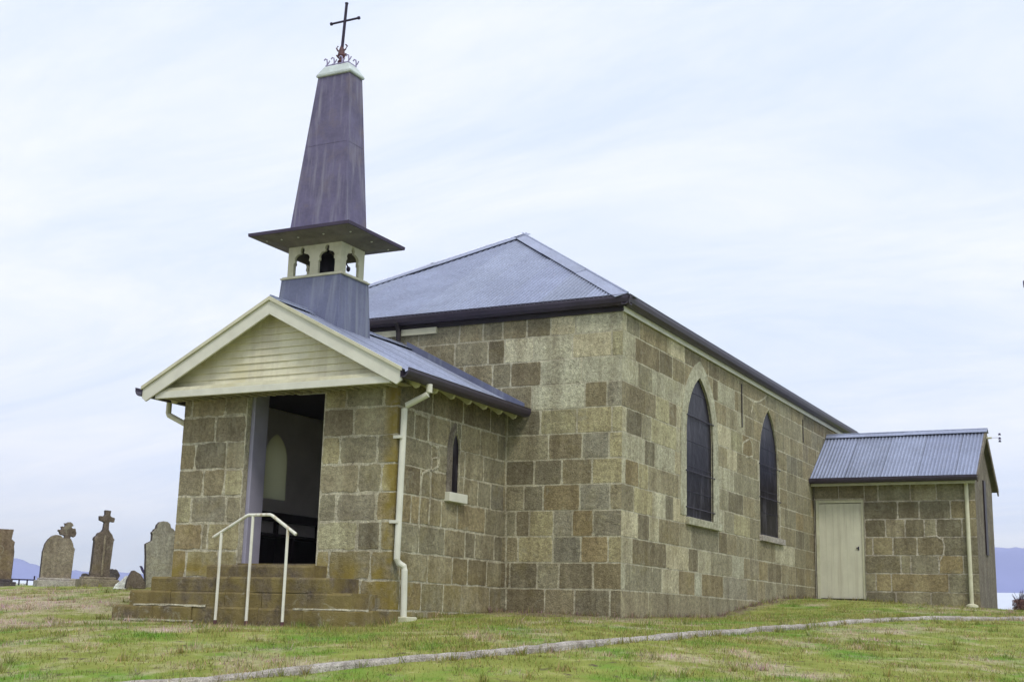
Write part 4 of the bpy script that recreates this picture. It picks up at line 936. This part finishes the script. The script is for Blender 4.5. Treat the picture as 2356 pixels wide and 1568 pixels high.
mb = MB(); mb.tube([(TX+0.05, TY, 4.86), (TX+0.33, TY+0.05, 4.62), (TX+0.36, TY+0.06, 4.55)], 0.012, 8); mb.lathe(TX+0.36, TY+0.06, [(0.01, 4.50), (0.03, 4.52), (0.03, 4.56), (0.01, 4.58)], 10); mb.build('bell_lever', 'iron', bell)
cz = 4.957
mb = MB(); frust(mb, c, (0.891, 0.748), cz+0.0, c, (0.895, 0.752), cz+0.045); frust(mb, c, (0.895, 0.752), cz+0.0451, c, (0.50, 0.30), cz+0.20)
cn = mb.build('canopy', 'canopy_lead', church)
mb = MB(); frust(mb, c, (0.492, 0.32), cz-0.10, c, (0.60, 0.43), cz-0.045); frust(mb, c, (0.60, 0.43), cz-0.0449, c, (0.87, 0.73), cz-0.001)
for sxx in (-0.6, -0.2, 0.2, 0.6): pass
mb.build('canopy_soffit', 'soffit_timber', cn)
for (ax_, ay_) in [(-0.72, -0.52), (-0.45, -0.52), (-0.15, -0.52), (0.3, -0.52), (0.72, 0.1), (0.72, -0.45), (0.72, 0.55), (-0.72, 0.3), (0.2, 0.55), (-0.3, 0.55)]:
    q_ = max((abs(ax_)-0.492)/0.378, (abs(ay_)-0.32)/0.41, 0); zz0 = cz-0.045*(1-q_)-0.004
    mb = MB(); mb.lathe(TX+ax_, TY+ay_, [(0.008, zz0-0.014), (0.016, zz0-0.008), (0.016, zz0+0.01)], 10); mb.build('soffit_stud', 'cream_clean', cn)
ct = (-3.805, -2.20)
mb = MB(); frust(mb, c, (0.495, 0.285), cz+0.12, ct, (0.288, 0.165), 7.585); spire = mb.build('spire', 'lead_spire', church, bevel=0.008)
mb = MB()
for t in (0.55,):
    z = cz+0.12+(7.585-cz-0.12)*t; k = 1-t; cx_ = TX*k+ct[0]*t; cy_ = TY*k+ct[1]*t; hx = 0.495*k+0.288*t; hy = 0.285*k+0.165*t
    frust(mb, (cx_, cy_), (hx+0.003, hy+0.003), z, (cx_, cy_), (hx+0.002, hy+0.002), z+0.012)
for sx_, sy_ in ((1, -1), (-1, -1), (1, 1), (-1, 1)): mb.tube([(TX+sx_*0.493, TY+sy_*0.283, cz+0.12), (ct[0]+sx_*0.286, ct[1]+sy_*0.163, 7.58)], 0.009, 8)
mb.build('lead_seam', 'lead_spire', spire)
mb = MB(); frust(mb, ct, (0.315, 0.19), 7.585, ct, (0.325, 0.20), 7.62); frust(mb, ct, (0.32, 0.195), 7.6201, ct, (0.225, 0.13), 7.77); mb.build('spire_cap', 'cap_metal', church, bevel=0.012)
mb = MB()
for (ax_, ay_, r0) in [(-0.2, -0.1, 0), (-0.07, -0.1, 1), (0.08, -0.1, 0), (0.2, -0.1, 1), (0.2, 0.1, 0), (-0.2, 0.1, 1), (0.0, 0.1, 0)]:
    x_, y_ = ct[0]+ax_, ct[1]+ay_
    mb.tube([(x_, y_, 7.74), (x_+0.012, y_, 7.84), (x_, y_, 7.90), (x_-0.03, y_, 7.915), (x_-0.05, y_, 7.89)], 0.011, 6)
    mb.tube([(x_, y_, 7.80), (x_+0.04, y_, 7.84), (x_+0.055, y_, 7.87)], 0.009, 6)
mb.tube([(ct[0]-0.21, ct[1]-0.11, 7.79), (ct[0]+0.21, ct[1]-0.11, 7.79), (ct[0]+0.21, ct[1]+0.11, 7.79), (ct[0]-0.21, ct[1]+0.11, 7.79), (ct[0]-0.21, ct[1]-0.11, 7.79)], 0.009, 6)
mb.build('iron_cresting', 'iron_light', church)
mb = MB(); X0, X1 = -3.795, -3.752; yc_ = TY
mb.tube([(X0, yc_, 7.75), (X0+0.004, yc_, 8.05), (X1, yc_, 8.80), (X1, yc_, 8.83)], [0.022, 0.024, 0.022, 0.030], 8)
xm_ = X0+(X1-X0)*0.73
mb.tube([(xm_-0.27, yc_, 8.53), (xm_-0.245, yc_, 8.53), (xm_-0.24, yc_, 8.53), (xm_+0.24, yc_, 8.53), (xm_+0.245, yc_, 8.53), (xm_+0.27, yc_, 8.53)], [0.026, 0.028, 0.017, 0.017, 0.028, 0.026], 8)
cr_ = mb.build('iron_cross', 'iron', church)
mb = MB(); mb.lathe(X0, yc_, [(0.02, 7.76), (0.05, 7.80), (0.055, 7.86), (0.03, 7.90), (0.06, 7.96), (0.045, 8.04), (0.02, 8.12)], 10)
for sg in (1, -1):
    mb.tube([(X0, yc_, 8.02), (X0+sg*0.07, yc_, 8.05), (X0+sg*0.10, yc_, 8.10), (X0+sg*0.07, yc_, 8.13)], 0.013, 6)
    mb.tube([(X0, yc_, 7.90), (X0+sg*0.05, yc_, 7.93), (X0+sg*0.09, yc_, 7.98)], 0.013, 6)
mb.build('cross_base', 'rust_bronze', cr_)

# ---------------------------------------------------------------- vestry
vd = Slot(0.03, 1.095, 0.10, 2.27); vl = Opening(12.28, 0.24, 0.9, 2.3, 2.95)
mb = MB()
wall_slab(mb, f_vf, 0.02, VX-0.002, -1.199, 2.719, (vd,), 0.3)
masonry(mb, f_vf, B_vestry, 0.02, VX, -1.14, 2.66, 61, openings=(vd,), off=-0.06, gs=1.35)
wall_slab(mb, f_vb, 0.02, VX-0.002, -1.199, 2.719, (), 0.3); masonry(mb, f_vb, {}, 0.02, VX, -1.14, 2.66, 62, off=-0.06)
for i, r in enumerate(RIB_V): ribbon(mb, f_vf, r, 0.020, 0.0115, 95+i)
wall_slab(mb, f_vg, VY, VY2, -1.2, 2.70, (), 0.3, mi=2)
ym = (VY+VY2)/2
mb.prism([(VX-0.3, VY, 2.70), (VX-0.3, VY2, 2.70), (VX-0.3, ym, 3.76)], [(VX, VY, 2.70), (VX, VY2, 2.70), (VX, ym, 3.76)], mi=2)
mb.build('vestry_wall', ['stone', 'mortar_vestry', 'dark_render'], church)
mb = MB(); mb.box(VX+0.004, VX+0.03, 12.12, 12.44, 1.15, 2.75); mb.build('gable_recess', 'dark_wood', church)
mb = MB(); mb.box(0.05, 0.115, VY+0.02, VY+0.10, 0.15, 2.27); mb.box(1.04, 1.09, VY+0.02, VY+0.10, 0.15, 2.27); mb.box(0.115, 1.04, VY+0.02, VY+0.10, 2.205, 2.27)
mb.build('door_frame', 'cream', church, bevel=0.004)
mb = MB(); x = 0.117
while x < 1.03: mb.box(x, min(x+0.148, 1.038), VY+0.035, VY+0.07, 0.165, 2.19); x += 0.1497
vdoor = mb.build('vestry_door', 'door_paint', church, bevel=0.0015); vdoor['label'] = 'plain cream boarded side door'
mb = MB(); mb.box(0.915, 0.965, VY+0.008, VY+0.035, 1.225, 1.245); mb.box(0.945, 0.97, VY+0.02, VY+0.036, 1.19, 1.265); mb.build('handle', 'iron', vdoor, bevel=0.004)
mb = MB(); mb.box(0.03, 1.095, VY-0.05, VY+0.12, 0.06, 0.150); mb.build('door_step', 'fascia_dark', church)
VE, VZ, VR = VY-0.29, 2.70, 3.85; V2 = 2*ym-VE
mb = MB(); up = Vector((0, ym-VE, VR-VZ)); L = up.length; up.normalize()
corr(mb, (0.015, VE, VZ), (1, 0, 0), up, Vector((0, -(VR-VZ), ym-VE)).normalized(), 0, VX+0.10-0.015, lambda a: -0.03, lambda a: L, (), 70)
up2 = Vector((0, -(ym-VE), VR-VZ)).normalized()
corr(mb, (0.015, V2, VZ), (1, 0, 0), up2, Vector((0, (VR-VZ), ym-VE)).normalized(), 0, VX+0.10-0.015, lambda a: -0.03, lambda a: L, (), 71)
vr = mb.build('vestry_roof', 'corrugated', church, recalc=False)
cap((0.015, ym, VR+0.012), (VX+0.11, ym, VR+0.012), (0, -(ym-VE), VZ-VR), (0, ym-VE, VZ-VR), 0.14, 'ridge_cap', vr, pieces=2)
mb = MB(); gutter(mb, (0.015, VE+0.02, VZ+0.0), (VX+0.10, VE+0.02, VZ+0.0), (0, -1, 0), 0.11, 0.10); mb.build('vestry_gutter', 'gutter_dark', church)
mb = MB(); mb.box(0.02, VX+0.02, VY-0.20, VY-0.014, 2.595, 2.64); mb.box(0.02, VX+0.04, VY-0.235, VY-0.21, 2.55, 2.66); mb.build('vestry_fascia', 'cream', church)
mb = MB()
for sg in (1, -1):
    e = (ym-VE)
    loop = [(ym, VR+0.02), (ym-sg*e, VZ+0.02), (ym-sg*e, VZ-0.13), (ym, VR-0.15)]
    mb.prism([(VX+0.085, p[0], p[1]) for p in loop], [(VX+0.115, p[0], p[1]) for p in loop])
mb.build('vestry_bargeboard', 'dark_render', church)
mb = MB()
for sg in (1, -1):
    e = (ym-VE)-0.02
    loop = [(ym, VR-0.03), (ym-sg*e, VZ-0.03), (ym-sg*e, VZ-0.05), (ym, VR-0.05)]
    mb.prism([(0.03, p[0], p[1]) for p in loop], [(VX+0.084, p[0], p[1]) for p in loop])
mb.build('vestry_soffit', 'soffit_timber', church)
vp = rect_pipe('vestry_downpipe', [(3.23, VE+0.05, 2.62), (3.235, VY-0.06, 2.55), (3.24, VY-0.06, 0.1)], 'cream', 0.042)
mb = MB(); mb.lathe(3.245, VY-0.08, [(0.10, 0.0), (0.125, 0.03), (0.12, 0.07), (0.05, 0.10)], 14); mb.build('drain_block', 'cream', vp)
mb = MB(); mb.tube([(VX+0.0, ym, 3.69), (VX+0.22, ym, 3.69)], 0.022, 8); br = mb.build('cable_bracket', 'cream', church)
mb = MB(); mb.tube([(VX+0.2, ym, 3.69), (VX+0.385, ym, 3.69)], 0.005, 6); mb.build('bracket_arm', 'iron_light', br)
for z in (3.615, 3.675, 3.765):
    mb = MB(); mb.lathe(VX+0.385, ym, [(0.012, z-0.022), (0.034, z-0.02), (0.020, z+0.0), (0.030, z+0.012), (0.012, z+0.022)], 12); mb.build('insulator', 'porcelain', br, smooth=True)

# ---------------------------------------------------------------- steps, rail, bench
steps = thing('stone_steps', (-3.8, -3.7, -0.6), 'worn brown stone steps with lichen leading up to the porch doorway', 'steps')
def slab(a, b_, yf, yb_, z0, z1, seed, name='step'):
    """one tread of several stones, slightly uneven"""
    rnd = random.Random(seed); mb = MB(); s = a
    while b_-s > 0.02:
        L = rnd.uniform(0.6, 1.15); e = s+L
        if b_-e < 0.4: e = b_
        dy, dz = rnd.uniform(-.012, .012), rnd.uniform(-.010, .006); n = 6
        # rounded worn front edge
        prof = [(yf+dy, z0), (yf+dy-0.004, z1+dz-0.03), (yf+dy+0.010, z1+dz-0.006), (yf+dy+0.035, z1+dz), (yb_, z1+dz), (yb_, z0)]
        mb.prism([(s+0.004, y, z) for y, z in prof], [(e-0.004, y, z) for y, z in prof]); s = e
    return mb.build(name, 'step_stone', steps, bevel=0.006)
# a landing before the door with steps down to its left and right
slab(-4.74, -2.93, -3.35, PY+0.3, -0.02, 0.175, 1)
slab(-5.45, -2.41, -3.640, PY-0.005, -0.195, 0.005, 2)
slab(-5.80, -2.12, -3.652, PY-0.006, -0.40, -0.185, 3)
slab(-6.08, -1.78, -3.664, PY-0.007, -0.64, -0.385, 4)
slab(-6.22, -4.45, -3.69, PY-0.008, -0.85, -0.585, 5)
for a, b_, y, z in ((-5.70, -4.43, -3.672, -0.388), (-3.0, -1.84, -3.672, -0.40), (-6.0, -4.6, -3.70, -0.59)):
    rnd = random.Random(int(-a*100)); mb = MB(); n = 12; A = []
    for i in range(n+1): x = a+(b_-a)*i/n; A.append([mb.vert((x, y+rnd.uniform(-.006, .004), z+rnd.uniform(-.014, .004))), mb.vert((x, y+0.004, z+0.018+rnd.uniform(-.004, .006))), mb.vert((x, y+0.07+rnd.uniform(-.01, .01), z+0.016))])
    for p, q in zip(A, A[1:]): mb.face((p[0], q[0], q[1], p[1])); mb.face((p[1], q[1], q[2], p[2]))
    mb.build('worn_edge', 'mortar', steps)
rail = thing('handrail', (-3.66, -3.74, -0.62), 'white painted tubular handrail with three posts in front of the porch steps', 'handrail')
for x, z1_ in ((-4.19, 0.575), (-3.68, 0.80), (-3.10, 0.62)):
    mb = MB(); mb.tube([(x, -3.74, -0.8), (x, -3.74, z1_)], 0.020, 10); o = mb.build('post', 'white_rail', rail, smooth=False)
    mb = MB(); mb.tube([(x, -3.74, -0.64), (x, -3.74, -0.56)], [0.026, 0.022], 8); mb.build('rusty_base', 'rust_bronze', o)
mb = MB(); mb.tube([(-4.325, -3.74, 0.512), (-3.79, -3.74, 0.79), (-3.75, -3.74, 0.803), (-3.40, -3.74, 0.803), (-3.36, -3.74, 0.788), (-2.965, -3.74, 0.545)], 0.022, 10); mb.build('top_rail', 'white_rail', rail)
bench = thing('wooden_bench', (-5.0, -1.4, 0.205), 'dark wooden bench against the inner porch wall under the frosted window', 'bench')
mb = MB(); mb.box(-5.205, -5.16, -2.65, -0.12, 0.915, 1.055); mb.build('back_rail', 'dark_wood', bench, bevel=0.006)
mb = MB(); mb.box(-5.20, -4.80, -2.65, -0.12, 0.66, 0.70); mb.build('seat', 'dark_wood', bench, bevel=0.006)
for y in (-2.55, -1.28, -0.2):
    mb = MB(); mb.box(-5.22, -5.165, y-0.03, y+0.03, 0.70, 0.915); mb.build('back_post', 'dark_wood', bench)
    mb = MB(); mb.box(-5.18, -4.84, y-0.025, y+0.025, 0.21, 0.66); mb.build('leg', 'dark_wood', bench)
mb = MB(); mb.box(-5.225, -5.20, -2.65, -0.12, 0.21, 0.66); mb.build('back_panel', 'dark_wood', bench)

# ---------------------------------------------------------------- graves
CV = Vector(CAMP)
def at_px(u, v, dep): return CV+(fwd+R_*((u-1178)/FPX)-U_*((v-784)/FPX))*dep
def grave(name, base, outline, thick, mat, label, rz, parts=(), lean=0.0, group=None, plinth=None, pm='grave_dark', rim='grave_rim'):
    if name == 'headstone': group = 'old headstones in the graveyard left of the church'
    g = thing(name, base, label, 'gravestone', group, rz)
    def prismo(ol, y0_, y1_, nm, m_, bev=0.012):
        mb = MB(); f = lambda p, y: (p[0]+lean*p[1], y, p[1])
        mb.prism([f(p, y0_) for p in ol], [f(p, y1_) for p in ol]); mb.m = [0, 0]+[1]*(len(mb.f)-2); return mb.build(nm, [m_, rim], g, bevel=bev, local=True)
    prismo(outline, -thick/2, thick/2, 'slab', mat)
    for nm, ol, y0_, y1_, m_ in parts: prismo(ol, y0_, y1_, nm, m_)
    if plinth:
        a, b_, h, dpt = plinth; mb = MB(); mb.box(a, b_, -dpt/2, dpt/2, -0.35, h); mb.box(a+0.06, b_-0.06, -dpt/2+0.05, dpt/2-0.05, h+0.001, h+0.05)
        mb.build('plinth', pm, g, bevel=0.012, local=True)
    return g
def px_ol(pts, ox, oy, k): return [((x-ox)*k, (oy-y)*k) for x, y in pts]
def base_at(u, v, dep): p = at_px(u, v, dep); return (p.x, p.y, p.z)
RZG = 1.0      # facing roughly the camera, turned a little so that the left edges show
k6 = 0.1369/2966*27.0    # metres per zoom pixel at 27 m
k7 = 0.1370/2966*27.0
grave('headstone', base_at(-8, 1342, 27), px_ol([(-260, 1400), (-265, 860), (-250, 700), (-200, 640), (-205, 500), (-215, 480), (120, 480), (100, 640), (158, 690), (150, 760), (166, 860), (160, 1400)], -58, 1392, k6), 0.16, 'grave_orange',
      'orange-brown headstone with a square broken top at the left edge of the photo', RZG-0.05, plinth=(-0.36, 0.36, 0.05, 0.4))
g2 = [(668, 1340), (672, 850), (700, 710), (745, 630), (800, 575), (860, 552), (940, 556), (985, 600), (1110, 600), (1135, 640), (1165, 700), (1172, 745), (1200, 775), (1192, 850), (1178, 1340)]
orn = [(1000, 610), (1010, 560), (930, 540), (915, 500), (890, 480), (900, 455), (935, 465), (950, 435), (930, 410), (960, 400), (1000, 410), (1000, 370), (980, 345), (1020, 345), (1040, 325), (1085, 322), (1125, 345), (1145, 385), (1110, 400), (1130, 430), (1180, 425), (1190, 470), (1205, 500), (1190, 560), (1160, 580), (1120, 560), (1100, 610)]
grave('headstone', base_at(126, 1341, 27.5), px_ol(g2, 930, 1370, k6), 0.15, 'grave_buff', 'buff arched headstone topped with a lopsided carved cross of rounded lobes', RZG, parts=[('carved_cross', px_ol(orn, 930, 1370, k6), -0.055, 0.055, 'grave_brown')], plinth=(-0.40, 0.46, 0.06, 0.45), pm='kerb_concrete')
g3 = [(150, 1310), (175, 1180), (186, 700), (170, 680), (178, 640), (215, 610), (235, 565), (290, 545), (315, 500), (400, 500), (430, 545), (470, 590), (490, 640), (515, 665), (500, 700), (480, 1180), (495, 1310)]
cr3 = [(310, 520), (325, 385), (290, 370), (240, 355), (232, 280), (305, 285), (325, 250), (316, 178), (420, 184), (412, 265), (430, 285), (495, 305), (487, 378), (425, 368), (405, 385), (408, 520)]
grave('headstone', base_at(227, 1341, 27), px_ol(g3, 330, 1400, k7), 0.17, 'grave_brown', 'dark brown headstone with shouldered sides topped with a Latin cross', RZG+0.04, parts=[('cross', px_ol(cr3, 330, 1400, k7), -0.06, 0.06, 'grave_brown'), ('moulding', px_ol([(325, 1280), (325, 600), (365, 600), (365, 1280)], 330, 1400, k7), -0.105, -0.085, 'grave_buff')], plinth=(-0.42, 0.36, 0.08, 0.5), pm='grave_buff')
g4 = [(1120, 1520), (1098, 1250), (1085, 1000), (1062, 795), (1105, 770), (1160, 740), (1160, 640), (1145, 600), (1180, 570), (1180, 545), (1215, 535), (1225, 470), (1265, 420), (1330, 402), (1400, 410), (1445, 445), (1465, 510), (1500, 520), (1545, 570), (1555, 720), (1575, 950), (1600, 1250), (1605, 1520)]
grave('headstone', base_at(366, 1336, 26), px_ol(g4, 1350, 1400, 0.1370/2966*26), 0.16, 'grave_grey', 'large pale grey headstone with a rounded head beside the porch, one shoulder broken', RZG-0.02)
g5 = [(775, 1470), (785, 1400), (800, 1320), (840, 1240), (870, 1180), (905, 1168), (940, 1190), (1010, 1225), (1060, 1290), (1095, 1370), (1110, 1470)]
grave('headstone', base_at(311, 1349, 24), px_ol(g5, 945, 1440, 0.1370/2966*24), 0.13, 'grave_brown', 'small low headstone with a rounded point just left of the steps', RZG, lean=-0.03)
g6 = [(560, 1480), (600, 1400), (680, 1330), (740, 1260), (790, 1250), (800, 1340), (775, 1480)]
g = grave('fallen_slab', base_at(279, 1351, 24.6), px_ol(g6, 680, 1450, 0.1370/2966*24.6), 0.5, 'marble', 'broken white marble slab lying on the grass between two headstones', RZG-0.3, rim='marble'); g['category'] = 'slab'
g7 = [(485, 1400), (490, 1250), (520, 1180), (560, 1175), (570, 1200), (600, 1180), (630, 1200), (670, 1260), (680, 1290), (650, 1345), (640, 1400)]
grave('headstone', base_at(258, 1339, 31), px_ol(g7, 590, 1400, 0.1370/2966*31), 0.4, 'grave_dark', 'low dark broken tomb just right of the brown cross headstone', RZG)
g8 = [(30, 1400), (40, 1260), (60, 1240), (105, 1245), (118, 1290), (118, 1400)]
grave('headstone', base_at(193, 1340, 31), px_ol(g8, 75, 1400, 0.1370/2966*31), 0.3, 'grave_dark', 'tiny dark stump of a headstone just left of the brown cross headstone', RZG)
g9 = [(1085, 1260), (1040, 1240), (1010, 1200), (990, 1150), (970, 1120), (1010, 1120), (1030, 1150), (1050, 1190), (1085, 1200)]
g = grave('broken_marker', base_at(327, 1333, 29), px_ol(g9+[(1085, 1400), (1060, 1400)], 1035, 1350, 0.1370/2966*29), 0.05, 'porcelain', 'small dark leaning iron grave marker beside the pale grey headstone', RZG); g['category'] = 'grave marker'
# low iron grave surround far left
gs = thing('grave_railing', base_at(56, 1344, 29), 'low dark iron grave railing between the two leftmost headstones', 'railing', rz=RZG)
kk = 0.1369/2966*29
mb = MB(); mb.box((165-410)*kk, (575-410)*kk, -0.02, 0.02, 0.10, 0.125); mb.build('top_bar', 'iron', gs, local=True)
for x in (190, 320, 450, 560): mb = MB(); mb.box((x-410)*kk-0.014, (x-410)*kk+0.014, -0.014, 0.014, -0.2, 0.11 if x != 560 else 0.2); mb.build('post', 'iron', gs, local=True)
mb = MB(); mb.box((250-410)*kk, (480-410)*kk, 0.1, 0.7, -0.2, 0.05); o = mb.build('grave_ledger', 'marble'); o.location = base_at(56, 1346, 29.6); o.rotation_euler = (0, 0, RZG); tag(o, 'low pale stone grave ledger behind the iron railing at far left', 'ledger stone')

# ---------------------------------------------------------------- right edge: shrub and pole
sb = at_px(2352, 1402, 27); rnd = random.Random(9)
shr = thing('shrub', (sb.x, sb.y, sb.z-0.02), 'small reddish shrub with bare dark twigs at the right edge behind the vestry', 'shrub')
mb = MB()
for i in range(60):
    a = rnd.uniform(0, 6.28); r = rnd.uniform(0.02, 0.2); h = rnd.uniform(0.2, 0.42)
    mb.tube([(sb.x+0.02*math.cos(a), sb.y+0.02*math.sin(a), sb.z-0.1), (sb.x+r*0.6*math.cos(a), sb.y+r*0.6*math.sin(a), sb.z+h*0.6), (sb.x+r*math.cos(a+0.3), sb.y+r*math.sin(a+0.3), sb.z+h)], [0.008, 0.005, 0.002], 5)
mb.build('stems', 'twig', shr)
mb = MB()
for i in range(1500):
    a = rnd.uniform(0, 6.28); r = 0.19*math.sqrt(rnd.random()); z = rnd.uniform(-0.02, 0.25)*(1-r*1.2)
    p = Vector((sb.x+r*math.cos(a), sb.y+r*math.sin(a), sb.z+z)); d1 = Vector((rnd.uniform(-1, 1), rnd.uniform(-1, 1), rnd.uniform(-1, 1))).normalized()*0.016; d2 = d1.orthogonal().normalized()*0.01
    mb.poly([p-d1, p+d2, p+d1, p-d2])
mb.build('foliage', 'earth_red', shr, recalc=False)
pt = at_px(2351, 648, 45); pole_xy = pt+R_*1.05
pz = gh(pole_xy.x, pole_xy.y)
pole = thing('utility_pole', (pole_xy.x, pole_xy.y, pz), 'utility pole just outside the right edge, only an insulator on its crossarm showing', 'utility pole')
mb = MB(); mb.tube([(pole_xy.x, pole_xy.y, pz-0.3), (pole_xy.x, pole_xy.y, pt.z+0.6)], [0.16, 0.11], 12); mb.build('post', 'pole_wood', pole)
a = Vector((pt.x, pt.y, pt.z-0.16))+R_*0.06; b_ = a+Vector((R_.x, R_.y, 0))*2.0
mb = MB(); mb.tube([a, b_], 0.05, 8); mb.build('crossarm', 'pole_wood', pole)
for q in (0.03, 0.55, 1.45, 1.95):
    p = a+Vector((R_.x, R_.y, 0))*q; mb = MB(); mb.lathe(p.x, p.y, [(0.02, p.z+0.04), (0.06, p.z+0.06), (0.04, p.z+0.12), (0.065, p.z+0.15), (0.02, p.z+0.22)], 10); mb.build('insulator', 'porcelain', pole, smooth=True)

# ---------------------------------------------------------------- air
mh = bpy.data.materials.new('haze'); mh.use_nodes = True; nt = mh.node_tree; nt.nodes.clear()
vo = nt.nodes.new('ShaderNodeVolumePrincipled'); vo.inputs['Color'].default_value = (0.86, 0.92, 1.0, 1); vo.inputs['Density'].default_value = 0.0003; vo.inputs['Anisotropy'].default_value = 0.0
oo = nt.nodes.new('ShaderNodeOutputMaterial'); nt.links.new(vo.outputs[0], oo.inputs['Volume'])
me = bpy.data.meshes.new('haze'); bm = bmesh.new(); bmesh.ops.create_cube(bm, size=1.0); bmesh.ops.scale(bm, vec=(5260, 5260, 180), verts=bm.verts); bmesh.ops.translate(bm, vec=(0, 0, 180/2-31.5), verts=bm.verts); bm.to_mesh(me); bm.free()
me.materials.append(mh); hz = bpy.data.objects.new('haze', me); SC.collection.objects.link(hz); tag(hz, kind='stuff')
for o in SC.objects:
    if '_loc' in o: del o['_loc']
